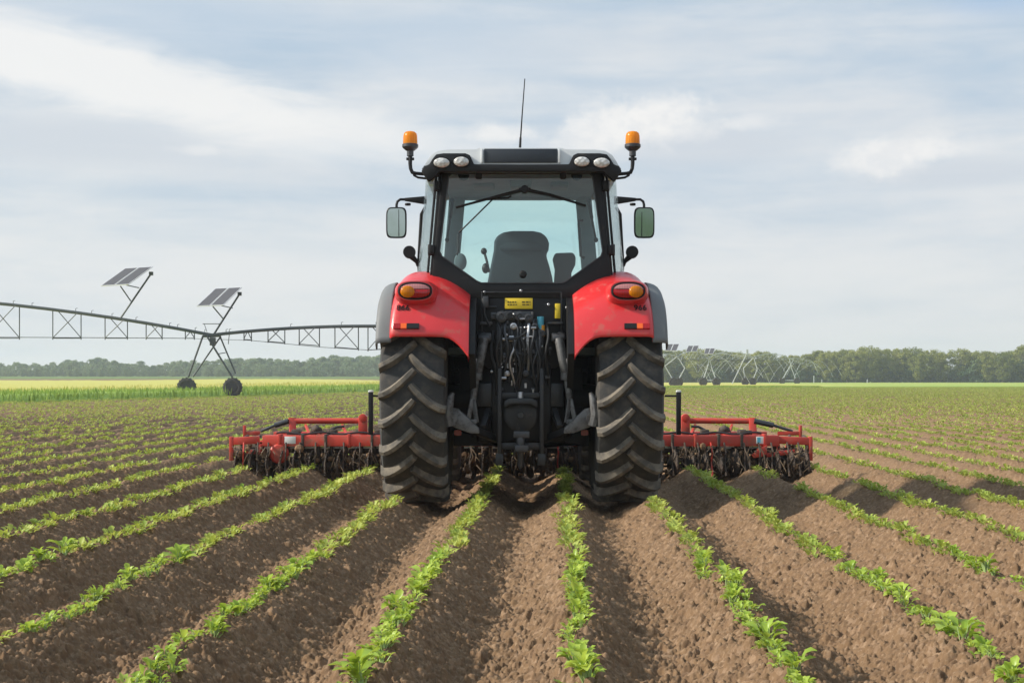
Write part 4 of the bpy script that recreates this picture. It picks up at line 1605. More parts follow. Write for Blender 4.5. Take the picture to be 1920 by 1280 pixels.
rf.loft([roof_sec(yr0, 1, 0, 2.955), roof_sec(yr0 + .3, 1.005, .012, 2.95), roof_sec(.4, 1.01, .02, 2.945), roof_sec(1.1, 1.0, .008, 2.945), roof_sec(1.45, .97, -.03, 2.95), roof_sec(1.62, .90, -.10, 2.955)])
roof = rf.build('roof', M['white'], tractor, bevel=.012, angle=30)
fas = MB()
fpoly = [(789, 321), (795, 312), (804, 308), (810, 298), (817, 289.5), (830, 287.5), (872, 287.5), (880, 291), (884, 299), (888, 308), (977, 308.5), (1066, 308), (1070, 299), (1074, 291), (1082, 287.5),
         (1124, 287.5), (1137, 289.5), (1144, 298), (1150, 308), (1159, 312), (1165, 321), (1152, 340), (1149, 338), (1130, 321.5), (977, 322), (824, 321.5), (805, 338), (802, 340)]
fas.prism(TP(fpoly, yr0 - .04), 'y', yr0 - .045, yr0 + .05)
fas.build('roof_fascia', M['black'], roof, bevel=.007)
for sg in (-1, 1):
    # black underside rail running forward from the fascia corner
    rl = MB()
    a_ = T(793, 321, yr0).x * sg * -1
    rl.loft([[(abs(T(789, 0, yr0).x) * sg, y, 2.93), (abs(T(800, 0, yr0).x) * sg, y, 2.985), (.70 * sg, y, 2.95), (.74 * sg, y, 2.88 if y < 0 else 2.92)] for y in (yr0 + .02, 0, 1.0, 1.5)])
    rl.build('roof_rail', M['black'], roof, bevel=.01)
    for px_, py_, aw, bh in ((827, 305.5, 15.4, 9.3), (864, 303.5, 14.6, 9.3)):
        p_ = T(px_, py_, yr0 - .05)
        p_.x *= 1 if sg < 0 else -1
        k = S(yr0)
        y0 = yr0 - .045
        ho = MB().loft([[(x_, y0 + .02, z_) for x_, z_ in ellipse(p_.x, p_.z, aw / k * 1.14, bh / k * 1.2, 28)],
                        [(x_, y0 - .018, z_) for x_, z_ in ellipse(p_.x, p_.z, aw / k * 1.10, bh / k * 1.15, 28)],
                        [(x_, y0 - .006, z_) for x_, z_ in ellipse(p_.x, p_.z, aw / k * 1.0, bh / k * 1.0, 28)]]).build('work_light', M['black'], roof, angle=40)
        MB().loft([[(x_, y0 - .002, z_) for x_, z_ in ellipse(p_.x, p_.z, aw / k, bh / k, 28)],
                   [(x_, y0 - .020, z_) for x_, z_ in ellipse(p_.x, p_.z, aw / k * .97, bh / k * .97, 28)],
                   [(x_, y0 - .030, z_) for x_, z_ in ellipse(p_.x, p_.z, aw / k * .6, bh / k * .6, 28)]]).build('lamp_glass', M['lamp'], ho, angle=60)
    # beacon
    yb = yr0 + .12
    p_ = T(768.5, 274, yb)
    p_.x *= 1 if sg < 0 else -1
    be = empty('beacon')
    be = MB().lathe([(.030, -.09), (.030, -.045), (.040, -.040), (.062, -.022), (.072, -.010), (.072, .012), (.064, .018)], p_, 'z', 24).build('beacon', M['greymetal'], tractor)
    MB().lathe([(.064, .015), (.065, .03), (.062, .09), (.056, .112), (.040, .126), (.018, .131)], p_, 'z', 24).build('beacon_lens', M['amber'], be, angle=50)
    MB().lathe([(.03, .02), (.03, .10)], p_, 'z', 12).build('beacon_bulb', M['orange'], be)
    q = lambda dx, dz: Vector((p_.x - sg * dx, p_.y, p_.z + dz))
    br = MB().tube([q(0, -.08), q(-.002 + .002, -.16), q(.004, -.20), q(.018, -.235), q(.05, -.243), q(.13, -.25)], [.020, .018, .017, .017, .016, .016], 10)
    br.tube([q(.02, -.22), q(.035, -.262), q(.07, -.28), q(.15, -.29)], .011, 8)
    br.box(q(-.0, -.115), (.07, .03, .022))
    br.build('beacon_bracket', M['black'], tractor, bevel=.003)
cpn = MB().span(T(907, 0, yr0).x, T(1044, 0, yr0).x, yr0 - .018, yr0 + .05, T(0, 305.5, yr0).z, T(0, 279.5, yr0).z)
cpn.build('roof_panel', M['panel'], roof, bevel=.005)
for px_ in (903, 1048):
    MB().bar(T(px_, 279.5, yr0 - .01), T(px_, 306, yr0 - .01), .018, .03).build('roof_panel_clip', M['white'], roof, bevel=.004)
an = MB().tube([T(975, 277, 0), T(976, 258, 0)], [.012, .010], 8).tube([T(976, 260, 0), T(979, 215, 0), T(984, 148, 0)], [.0075, .006, .0045], 6)
an.build('antenna', M['black'], tractor)

# bonnet, front axle and front end (mostly hidden behind the cab)
hd = MB()
hd.loft([[(-.42, y, 1.0), (.42, y, 1.0), (.44, y, zt - .22), (.34, y, zt - .03), (0, y, zt), (-.34, y, zt - .03), (-.44, y, zt - .22)] for y, zt in ((1.42, 1.78), (2.4, 1.74), (3.1, 1.66), (3.4, 1.48))])
hd.build('bonnet', M['red'], tractor, bevel=.02)
MB().span(-.30, .30, 1.2, 3.35, .55, 1.02).build('engine_block', M['black'], tractor, bevel=.03)
MB().lathe([(.12, -.66), (.10, -.2), (.16, 0), (.10, .2), (.12, .66)], (0, 2.75, .615), 'x', 18).build('front_axle', M['black'], tractor)
MB().span(-.30, .30, 3.3, 3.75, .45, .95).build('front_hitch', M['blackmetal'], tractor, bevel=.02)
for sg in (-1, 1):
    st_ = MB()
    for z in (.55, .85, 1.15):
        st_.span(.60 * sg, .86 * sg, .55, .82, z, z + .03)
    st_.build('cab_step', M['black'], tractor, bevel=.005)
# ------------------------------------------------------------------ cultivator in front of the tractor
CY0 = 17.2
cult = empty('cultivator', (TX, CY0, 0), 0, 'wide red disc cultivator with muddy discs, reaching out on both sides of the tractor', 'cultivator')


def K(px, py, y=0.0):
    s = F / (CY0 + y)
    return Vector(((px - 977) / s, y, EYE + (716 - py) / s))


def part(mb, name, mat, bevel=.006, parent=None):
    return mb.build(name, M[mat], parent or cult, bevel=bevel)


zb = (K(0, 815.5).z + K(0, 836).z) / 2
hb_ = K(0, 815.5).z - K(0, 836).z
part(MB().box((.02, 0, zb), (K(1455, 0).x - K(490, 0).x, .14, hb_)), 'main_beam', 'redimp', .008)
part(MB().box((.02, .95, zb + .02), (6.2, .12, .11)), 'front_beam', 'redimp', .008)
for x_ in (-2.6, -1.5, -.5, .5, 1.5, 2.6):
    part(MB().bar((x_, -.05, zb + .02), (x_, .98, zb + .03), .08, .08), 'cross_member', 'redimp')
part(MB().bar((0, -.2, .52), (0, -1.0, .60), .12, .12).bar((-.35, -.0, zb), (-.2, -.75, .6), .08).bar((.35, 0, zb), (.2, -.75, .6), .08), 'hitch_tongue', 'redimp')
# light sheet rail behind the beam and dark tine bar under it
part(MB().box((.02, .05, K(0, 839).z), (5.9, .05, .022)), 'rail', 'whitetag', .003)
part(MB().box((.02, .10, K(0, 845).z), (6.1, .07, .055)), 'tine_bar', 'muddysteel', .006)
# end frames
for sg in (-1, 1):
    if sg < 0:
        q = K
        px = {'end': 438, 'in': 490, 'post': 463, 'mid': 492, 'low': 466, 'blob': 527, 'a': 494, 'b': 545}
    else:
        px = {'end': 1523, 'in': 1455, 'post': 1505, 'mid': 1462, 'low': 1494, 'blob': 1430, 'a': 1490, 'b': 1418}
    e = MB()
    e.bar(K(px['in'], 824), K(px['end'], 827), .075, .09)
    part(e, 'end_beam', 'redimp')
    part(MB().bar(K(px['end'], 818), K(px['end'], 863), .045, .08), 'end_post', 'redimp')
    e = MB().bar(K(px['mid'], 832), K(px['mid'], 851), .045, .07).bar(K(px['mid'], 848), K(px['low'], 846), .05, .05)
    part(e, 'guard_bracket', 'redimp')
    e = MB().bar(K(px['post'], 797, .5), K(px['post'], 822, .5), .035, .05).bar(K(px['post'], 812, .5), K(px['mid'], 812, .5), .035, .05)
    part(e, 'marker_bracket', 'redimp')
    if sg < 0:
        e = MB().lathe([(.10, -.04), (.12, -.02), (.12, .02), (.10, .04)], K(527, 850, -.05), 'y', 14)
        part(e, 'hub_guard', 'redimp', .004)
    else:
        e = MB().prism([(K(a, b, -.05).x, K(a, b, -.05).z) for a, b in ((1412, 853), (1424, 840), (1440, 834), (1440, 850), (1432, 855), (1416, 858))], 'y', -.12, -.06)
        part(e, 'hub_guard', 'redimp', .004)
        e = MB().bar(K(1440, 853, -.05), K(1495, 846, -.05), .05, .05)
        part(e, 'lower_rail', 'redimp')
    # upper tube on uprights
    if sg < 0:
        t0, t1, u0, u1, pst = 553, 692, 551, 685, 699
    else:
        t0, t1, u0, u1, pst = 1416, 1290, 1414, 1289, 1276
    part(MB().tube([K(t0, 789, .55), K(t1, 788.5, .55)], .036, 12), 'fold_tube', 'redimp', 0)
    part(MB().bar(K(u0, 784, .55), K(u0 - 3 * sg if sg < 0 else u0 + 3, 818, .45), .085, .06), 'fold_arm', 'redimp')
    part(MB().bar(K(u1, 780, .5), K(u1, 822, .5), .105, .09).lathe([(.05, -.06), (.05, .06)], K(u1, 783, .5), 'y', 14), 'fold_post', 'redimp')
    # black lift cylinders
    part(MB().tube([K(px['b'], 789, .5), K((px['a'] + px['b']) / 2, 797, .5)], .034, 10).tube([K((px['a'] + px['b']) / 2, 797, .5), K(px['a'], 808, .5)], .018, 10), 'lift_cylinder', 'greymetal', 0)
    # black upright post with pale cap
    po = part(MB().bar(K(pst, 734, -.2), K(pst, 815, -.2), .055, .055), 'post', 'black', .006)
    part(MB().box(K(pst, 733.5, -.2), (.06, .06, .028)), 'post_cap', 'whitetag', .01, po)
    x_ = 1 if sg < 0 else -1
    part(MB().tube([K(pst, 742, -.2), K(pst + 26 * x_, 742, -.2)], .012, 6), 'post_stay', 'black', 0)
    # hoses looping over the beam
    h0 = 1 if sg > 0 else -1
    c0 = 1300 if sg > 0 else 650
    hp = [K(c0, 799 + 0, .3), K(c0 + 14 * h0, 800, .3), K(c0 + 26 * h0, 806, .3), K(c0 + 30 * h0, 813, .2), K(c0 + 20 * h0, 815, .1)]
    part(MB().tube(hp, .016, 8), 'hose', 'cable', 0)
    c0 = 1362 if sg > 0 else 597
    mt_ = MB().tube([K(c0 - 9, 813, .2), K(c0 - 7, 804, .2), K(c0, 800, .2), K(c0 + 7, 804, .2), K(c0 + 10, 813, .2)], [.02, .025, .028, .025, .02], 8)
    mt_.ellipsoid(K(c0, 805, .15), (.055, .05, .045), 10, 6)
    part(mt_, 'hydraulic_motor', 'muddysteel', 0)
    part(MB().prism([(K(a, b, -.01).x, K(a, b, -.01).z) for a, b in (((540, 811), (563, 807), (568, 809), (556, 816), (540, 816)) if sg < 0 else ((1393, 807), (1415, 807), (1416, 815), (1393, 815)))], 'y', .05, .14), 'tool_tray', 'muddysteel', .004)
# stickers on the beam
for a, b in ((539, 560), (1420, 1435)):
    part(MB().span(K(a, 0).x, K(b, 0).x, -.076, -.070, K(0, 831).z, K(0, 817.5).z), 'sticker', 'whitetag', .001)
part(MB().span(K(1421.5, 0).x, K(1428, 0).x, -.0775, -.0765, K(0, 829).z, K(0, 819).z), 'sticker_print', 'blue', 0)
# clamps, bolts and a hose run along the beam
for i in range(22):
    x_ = -2.85 + i * .275
    if abs(x_) < .9:
        continue
    part(MB().box((x_, 0, zb), (.035, .165, hb_ + .028)), 'beam_clamp', 'muddysteel' if i % 3 else 'redimp', .004)
for sg in (-1, 1):
    part(MB().tube([(sg * x_, .02 + .02 * math.sin(x_ * 9), zb + hb_ / 2 + .022 + .012 * math.sin(x_ * 14)) for x_ in np.linspace(1.15, 2.9, 26)], .013, 6), 'beam_hose', 'cable', 0)
    for x_ in (1.5, 2.05, 2.5):
        part(MB().bar((sg * x_, .05, zb + .05), (sg * (x_ + .12), .5, zb + .17), .03, .03), 'frame_brace', 'redimp', .004)
        part(MB().box((sg * (x_ + .2), .25, zb + .09), (.10, .12, .07)), 'valve_box', 'muddysteel', .01)
# discs on shanks, two staggered gangs
dmb = MB()
dmb.lathe([(.012, -.05), (.05, -.045), (.05, -.01), (.12, .012), (.172, .036), (.177, .032), (.125, .004), (.05, -.022), (.05, .05), (.012, .055)], axis='x', n=26)
for i in range(26):
    a = 2 * math.pi * i / 26
    dmb.box((.03, math.cos(a) * .165, math.sin(a) * .165), (.012, .03, .03), Matrix.Rotation(a, 3, 'X'))
disc_me = None
smb = MB()
smb.tube([(0, .1, .34), (0, -.02, .32), (0, -.10, .22), (0, -.09, .12), (.02, -.02, .02)], [.020, .020, .022, .022, .028], 8)
shank_me = None
r_ = random.Random(3)
xs_ = np.concatenate([np.arange(-3.34, 3.52, .172)])
for gang, (yy0, dz) in enumerate(((-.02, 0), (.62, .01))):
    for i, x_ in enumerate(xs_):
        x2 = x_ + (.086 if gang else 0) + r_.uniform(-.02, .02)
        if disc_me is None:
            o_ = dmb.build('disc', M['muddysteel'], cult)
            disc_me = o_.data
            s_ = smb.build('shank', M['muddysteel'], cult)
            shank_me = s_.data
        else:
            o_ = link('disc', disc_me, cult)
            s_ = link('shank', shank_me, cult) if gang == 0 else None
        o_.location = (x2, yy0 + r_.uniform(-.03, .03), (.075 + dz) + r_.uniform(-.02, .02))
        o_.rotation_euler = (r_.uniform(0, 6), 0, R((14 if x_ < 0 else -14) * (1 if gang else -1) + r_.uniform(-5, 5)))
        if s_ is not None:
            s_.location = (x2 + .06, yy0 + .10, .06)
            s_.rotation_euler = (0, 0, R(r_.uniform(-12, 12)))
# spring tines hanging behind the discs
for i in range(40):
    x2 = -3.3 + i * .17 + r_.uniform(-.05, .05)
    t_ = MB().tube([(x2, -.08, .33), (x2 + .01, -.16, .22), (x2, -.13, .10), (x2 + .01, -.20, -.06)], [.011, .010, .010, .014], 6)
    part(t_, 'tine', 'muddysteel' if i % 11 else 'redimp', 0)
# crumbler rollers under the frame
for x0, x1 in ((-3.3, -1.2), (-1.0, 1.0), (1.2, 3.45)):
    rl = MB()
    for i in range(9):
        a = 2 * math.pi * i / 9
        rl.tube([(x0, .36 + math.cos(a) * .15, .10 + math.sin(a) * .15), (x1, .36 + math.cos(a + .5) * .15, .10 + math.sin(a + .5) * .15)], .014, 5)
    n_ = int((x1 - x0) / .25)
    for i in (0, n_ // 2, n_):
        rl.lathe([(.15, -.008), (.15, .008)], (x0 + (x1 - x0) * i / n_, .36, .10), 'x', 14)
    rl.tube([(x0 - .04, .36, .10), (x1 + .04, .36, .10)], .03, 8)
    part(rl, 'crumbler_roller', 'muddysteel', 0)
    for xa in (x0 + .2, x1 - .2):
        part(MB().bar((xa, .36, .12), (xa, .15, .34), .05, .03), 'roller_arm', 'redimp', .004)
# clods and torn roots stuck between the discs
cl_ = MB()
for i in range(750):
    c_ = Vector((r_.uniform(-3.4, 3.5), r_.uniform(-.12, .6), r_.uniform(-.10, .20) if r_.random() < .7 else r_.uniform(.1, .3)))
    s_ = r_.uniform(.014, .05)
    cl_.ellipsoid(c_, (s_ * r_.uniform(.7, 1.4), s_, s_ * r_.uniform(.6, 1.5)), 6, 4)
o_ = cl_.build('clinging_soil', M['soil'], cult, angle=20)
o_['kind'] = 'stuff'
rt = MB()
for i in range(900):
    a = Vector((r_.uniform(-3.4, 3.5), r_.uniform(-.22, .1), r_.uniform(.0, .30)))
    b = a + Vector((r_.gauss(0, .05), r_.gauss(0, .03), -r_.uniform(.03, .16)))
    m_ = (a + b) / 2 + Vector((r_.gauss(0, .02), r_.gauss(0, .02), 0))
    rt.tube([a, m_, b], [.006, .005, .003], 4)
o_ = rt.build('torn_roots', M['roots'], cult)
o_['kind'] = 'stuff'

# ------------------------------------------------------------------ centre pivot irrigation machines


def quad_panel(parent, o, e1, e2, th=.05):
    """two solar panels side by side: corner o, edges e1 (along the row) and e2"""
    n_ = e1.cross(e2).normalized() * th
    root = None
    for k0, k1 in ((0, .485), (.515, 1)):
        a, b, c_, d = o + e1 * k0, o + e1 * k1, o + e1 * k1 + e2, o + e1 * k0 + e2
        fr_ = MB().add([a, b, c_, d, a + n_, b + n_, c_ + n_, d + n_], [(0, 3, 2, 1), (4, 5, 6, 7), (0, 1, 5, 4), (1, 2, 6, 5), (2, 3, 7, 6), (3, 0, 4, 7)])
        po = fr_.build('solar_panel', M['solaredge'], parent)
        m_ = .04
        u1, u2 = (b - a), (d - a)
        aa = a + u1 * m_ + u2 * m_ * .6
        for off in (-n_ * .08, n_ * 1.08):
            vs = [aa + off, aa + u1 * (1 - 2 * m_) + off, aa + u1 * (1 - 2 * m_) + u2 * (1 - 1.2 * m_) + off, aa + u2 * (1 - 1.2 * m_) + off]
            MB().add(vs, [(0, 1, 2, 3)]).build('solar_cells', M['solar'], po)


PIV_Y = 100.0


def W(px, py, y=PIV_Y):
    s = F / y
    return Vector(((px - 960) / s, y, EYE + (716 - py) / s))


def wheel_small(parent, c, r, wd, mat_t, mat_r, ax='y'):
    rm = MB().lathe([(.05, -wd * .52), (r * .5, -wd * .50), (r * .56, -wd * .30), (r * .56, wd * .30), (r * .5, wd * .5), (.05, wd * .52)], c, ax, 20)
    o_ = rm.build('wheel', M[mat_r], parent)
    ty = MB().lathe([(r * .52, -wd * .42), (r * .62, -wd * .5), (r * .86, -wd * .5), (r * .97, -wd * .38), (r, 0), (r * .97, wd * .38), (r * .86, wd * .5), (r * .62, wd * .5), (r * .52, wd * .42)], c, ax, 28)
    n_ = 16
    for i in range(n_):
        a = 2 * math.pi * i / n_
        p_ = {'y': Vector((math.cos(a) * r, 0, math.sin(a) * r)), 'x': Vector((0, math.cos(a) * r, math.sin(a) * r))}[ax]
        ty.box(Vector(c) + p_ * 1.0, (.06 * r / .65, wd * .9, .06 * r / .65) if ax == 'y' else (wd * .9, .06 * r / .65, .06 * r / .65))
    ty.build('tyre', M[mat_t], o_)


pv = empty('centre_pivot_irrigator', W(400, 744), 0, 'dark steel irrigation machine with two big tilted solar panels, in the green strip', 'irrigation machine')
pvo = pv.location.copy()


def V(px, py, y=PIV_Y):
    return W(px, py, y) - pvo


zt = W(0, 628).z
g0 = pvo.z


def span(x0, x1, h, n=26):
    return [Vector((x0 + (x1 - x0) * i / n - pvo.x, 0, zt + 4 * h * (i / n) * (1 - i / n) - g0)) for i in range(n + 1)]


xt = W(397, 0).x
x_far, x_right = xt - 60, W(975, 0).x
for (a, b, h) in ((xt, x_far, 2.95), (xt, x_right, .62)):
    MB().tube(span(a, b, h), .115, 10).build('pipe_span', M['galv'], pv)


def pipe_z(x, a, b, h):
    t_ = (x - a) / (b - a)
    return zt + 4 * h * t_ * (1 - t_)


def truss(pairs, a, b, h, low):
    for p0, p1 in pairs:
        x0, x1 = W(p0, 0).x, W(p1, 0).x
        z0, z1 = pipe_z(x0, a, b, h) - g0, pipe_z(x1, a, b, h) - g0
        l0, l1 = W(0, low(p0)).z - g0, W(0, low(p1)).z - g0
        x0, x1 = x0 - pvo.x, x1 - pvo.x
        m_ = MB()
        m_.tube([(x0, 0, z0), (x0, 0, l0 - .1)], .04, 6)
        m_.tube([(x1, 0, z1), (x1, 0, l1 - .1)], .04, 6)
        m_.tube([(x0 + .25, .1, z0), (x1, .1, l1)], .033, 6)
        m_.tube([(x1 - .25, -.1, z1), (x0, -.1, l0)], .033, 6)
        m_.tube([(x0, 0, l0), (x1, 0, l1)], .03, 6)
        m_.build('truss', M['galv'], pv)


left_pairs = [(-130, -66), (-28, 36.5), (99, 152), (197, 239), (274, 304), (347.5, 364.5)]
right_pairs = [(457.5, 471.5), (502.5, 534), (561, 599), (628, 672), (690, 735), (752, 792), (815, 850)]
truss(left_pairs, xt, x_far, 2.95, lambda p: 634)
truss(right_pairs, xt, x_right, .62, lambda p: 636 + max(0, p - 457) * .085 - max(0, p - 700) * .16)
cable_l = MB().tube([V(-200, 632), V(0, 632), V(200, 633), V(348, 634)], .026, 5).tube([V(470, 638), V(600, 650.5), V(690, 656), V(800, 648), V(900, 636)], .02, 5)
cable_l.tube([V(348, 634), V(470, 638)], .016, 5)
cable_l.build('truss_cable', M['galv'], pv)
# tower
tw = MB()
dyl = 1.0
wl, wr_ = V(352, 722), V(437, 722)
for a, b, dy in (((382, 629), (354.6, 707), -dyl), ((389, 630), (437, 707), -dyl), ((413, 630), (360, 706), dyl), ((411, 629), (440, 700), dyl)):
    p0, p1 = V(*a), V(*b)
    tw.tube([p0 + Vector((0, dy * .2, 0)), p1 + Vector((0, dy * .3, 0))], .068 if dy < 0 else .055, 8)
tw.tube([V(381.5, 629), V(414, 628)], .14, 10)
tw.box(V(399, 640), (.35, .4, .55))
tw.tube([V(380, 607), V(412, 607)], .025, 6)
tw.tube([V(383, 607), V(388, 622)], .022, 6)
tw.tube([V(411, 607), V(406, 622)], .022, 6)
tw.tube([V(410, 663), V(423, 661)], .03, 6)
tw.build('tower', M['galv'], pv)
MB().bar(V(352, 736), V(437, 736), .14, .14).build('base_beam', M['galv'], pv)
for p_ in (V(351.5, 726), V(437.5, 726)):
    wheel_small(pv, p_ + Vector((0, -.25, 0)), .67, .34, 'rubber', 'blackmetal')
# droppers along the pipe
dp = MB()
for px_ in (25, 60, 142, 172, 210, 255, 318, 333, 366, 384, 424, 430, 545, 640, 705):
    a, b, h = (xt, x_far, 2.95) if px_ < 397 else (xt, x_right, .62)
    x_ = W(px_, 0).x
    z_ = pipe_z(x_, a, b, h) - g0
    dp.tube([(x_ - pvo.x, 0, z_), (x_ - pvo.x, 0, z_ + .28), (x_ - pvo.x + .12, 0, z_ + .30)], .022, 5)
dp.tube([V(430, 625), V(428, 645)], .03, 5)
dp.build('sprinkler_pipes', M['galv'], pv)
for (o_, e1, e2, base, top, br0, br1) in (
        ((191.5, 537.5), (62, 0), (35.1, 36.4), (225.7, 597), (282, 512.5), (232.5, 538), (245, 564)),
        ((371.2, 575.4), (57.6, 0), (26.5, 36), (401.4, 626), (448.3, 550.5), (404.4, 576), (419, 598))):
    s_ = F / PIV_Y
    E1 = Vector((e1[0] / s_, -1.5, 0))
    E2 = Vector((e2[0] / s_, 1.55, e2[1] / s_))
    quad_panel(pv, V(*o_) + Vector((0, -.3, 0)), E1, E2)
    m_ = MB().tube([V(*base), V(*top) + Vector((0, .2, 0))], .068, 8)
    m_.tube([V(*br0) + Vector((0, -.9, 0)), V(*br1)], .045, 8)
    m_.tube([V(o_[0] + e1[0] - 4, o_[1]) + Vector((0, -1.6, 0)), V(o_[0] + e1[0] + 7, o_[1] + 2)], .04, 6)
    m_.box(V(*top) + Vector((0, .2, 0)), (.25, .25, .25))
    m_.build('panel_post', M['galv'], pv)
# second tower, hidden by the tractor, carries the other end of the right span
tw = MB()
for a, b in (((960, 629), (938, 740)), ((985, 629), (1010, 740))):
    tw.tube([V(*a), V(*b)], .068, 8)
tw.build('tower', M['galv'], pv)
for a in (938, 1010):
    wheel_small(pv, V(a, 726), .67, .34, 'rubber', 'galv')

# far machine on the right: four pale towers going away
fp_ = empty('centre_pivot_irrigator', (22, 205, float(terrain(22, 205))), 0,
            'far pale irrigation machine with arched pipes, before the trees right of the tractor', 'irrigation machine')
fo = fp_.location.copy()
tow = [(1268, 204, 15, (1247, 645, 27, 13)), (1328, 218, 13, (1286, 648, 25, 12)), (1411, 236, 12, (1320, 653, 21, 11)), (1478, 285, 11, None)]


def FW(px, py, y):
    s = F / y
    return Vector(((px - 960) / s, y, EYE + (716 - py) / s)) - fo


tops = []
legs_px = [((1247, 686), (1262, 712), (1284, 690), (1272, 712)), ((1328, 684), (1318, 713), (1334, 688), (1343, 713)),
           ((1394, 690), (1397, 713), (1420, 692), (1411, 714)), ((1488, 674), (1466, 714), (1484, 690), (1494, 715))]
for (px_, y, ws, pan), lg in zip(tow, legs_px):
    gz = float(terrain((px_ - 960) / F * y, y))
    s = F / y
    yw = y
    m_ = MB()
    cx_ = sum(p_[0] for p_ in (lg[0], lg[2])) / 2
    head = FW(px_ + 2, 668 + (y - 204) * .05, yw)
    for a, b in ((lg[0], lg[1]), (lg[2], lg[3])):
        q_ = FW(b[0], b[1], yw)
        m_.tube([q_, FW(a[0], a[1], yw), head], [.085, .08, .07], 6)
    m_.tube([FW(lg[1][0], 713, yw), FW(lg[3][0], 713, yw)], .09, 6)
    m_.build('tower', M['palegalv'], fp_)
    tops.append(head)
    for k, b in enumerate((lg[1], lg[3])):
        c_ = FW(b[0], 0, yw)
        c_.z = gz - fo.z + .62
        wheel_small(fp_, (c_.x, c_.y - .2, c_.z), .64, .5, 'rubber', 'rubber')
    if pan:
        ox, oy, pw, ph = pan
        o_ = FW(ox, oy + ph, y)
        e1 = Vector((pw * .74 / s, -1.0, 0))
        e2 = Vector((pw * .26 / s, 1.2, ph / s))
        quad_panel(fp_, o_, e1, e2, .05)
        MB().tube([head, o_ + e1 * .6 + Vector((.3, .4, .3)), o_ + e1 * .9 + e2 * .8 + Vector((0, .15, 0))], .045, 6).build('panel_post', M['palegalv'], fp_)
MB().tube([FW(1373, 719, 215), FW(1401, 661, 215)], .075, 6).box(FW(1401, 660, 215), (.3, .3, .8)).build('signal_post', M['palegalv'], fp_)


def arch(p0, p1, h, n=14):
    return [p0.lerp(p1, i / n) + Vector((0, 0, 4 * h * (i / n) * (1 - i / n))) for i in range(n + 1)]


prev = FW(1190, 682, 196)
for tp_ in tops + [FW(1540, 690, 330)]:
    h = .75
    m_ = MB().tube(arch(prev, tp_, h), .055, 6)
    m_.build('pipe_span', M['palegalv'], fp_)
    tz = MB()
    up = arch(prev, tp_, h, 8)
    lo = arch(prev, tp_, -.35, 8)
    for i in range(1, 8):
        tz.tube([up[i], lo[i]], .022, 4)
        if i < 7:
            tz.tube([lo[i], up[i + 1]], .02, 4)
    tz.tube(lo, .022, 4)
    tz.build('truss', M['palegalv'], fp_)
    prev = tp_
# thin jets of water falling in arcs along the far machine
r_ = random.Random(9)
for i in range(34):
    px_ = r_.uniform(1255, 1545)
    y = 200 + (px_ - 1255) * .32 + r_.uniform(-4, 6)
    a = FW(px_, r_.uniform(668, 684), y)
    w0 = r_.uniform(2.0, 5.0) * r_.choice((-1, 1))
    h0 = r_.uniform(.2, .8)
    d0 = r_.uniform(2.0, 3.6)
    jet = [a + Vector((w0 * t_, r_.uniform(-.1, .1), 4 * h0 * t_ * (1 - t_) - d0 * t_ ** 2)) for t_ in [k / 9 for k in range(10)]]
    MB().tube(jet, [.008 + .012 * k / 9 for k in range(10)], 4).build('water_jet', M['water'], fp_)
# ------------------------------------------------------------------ trees


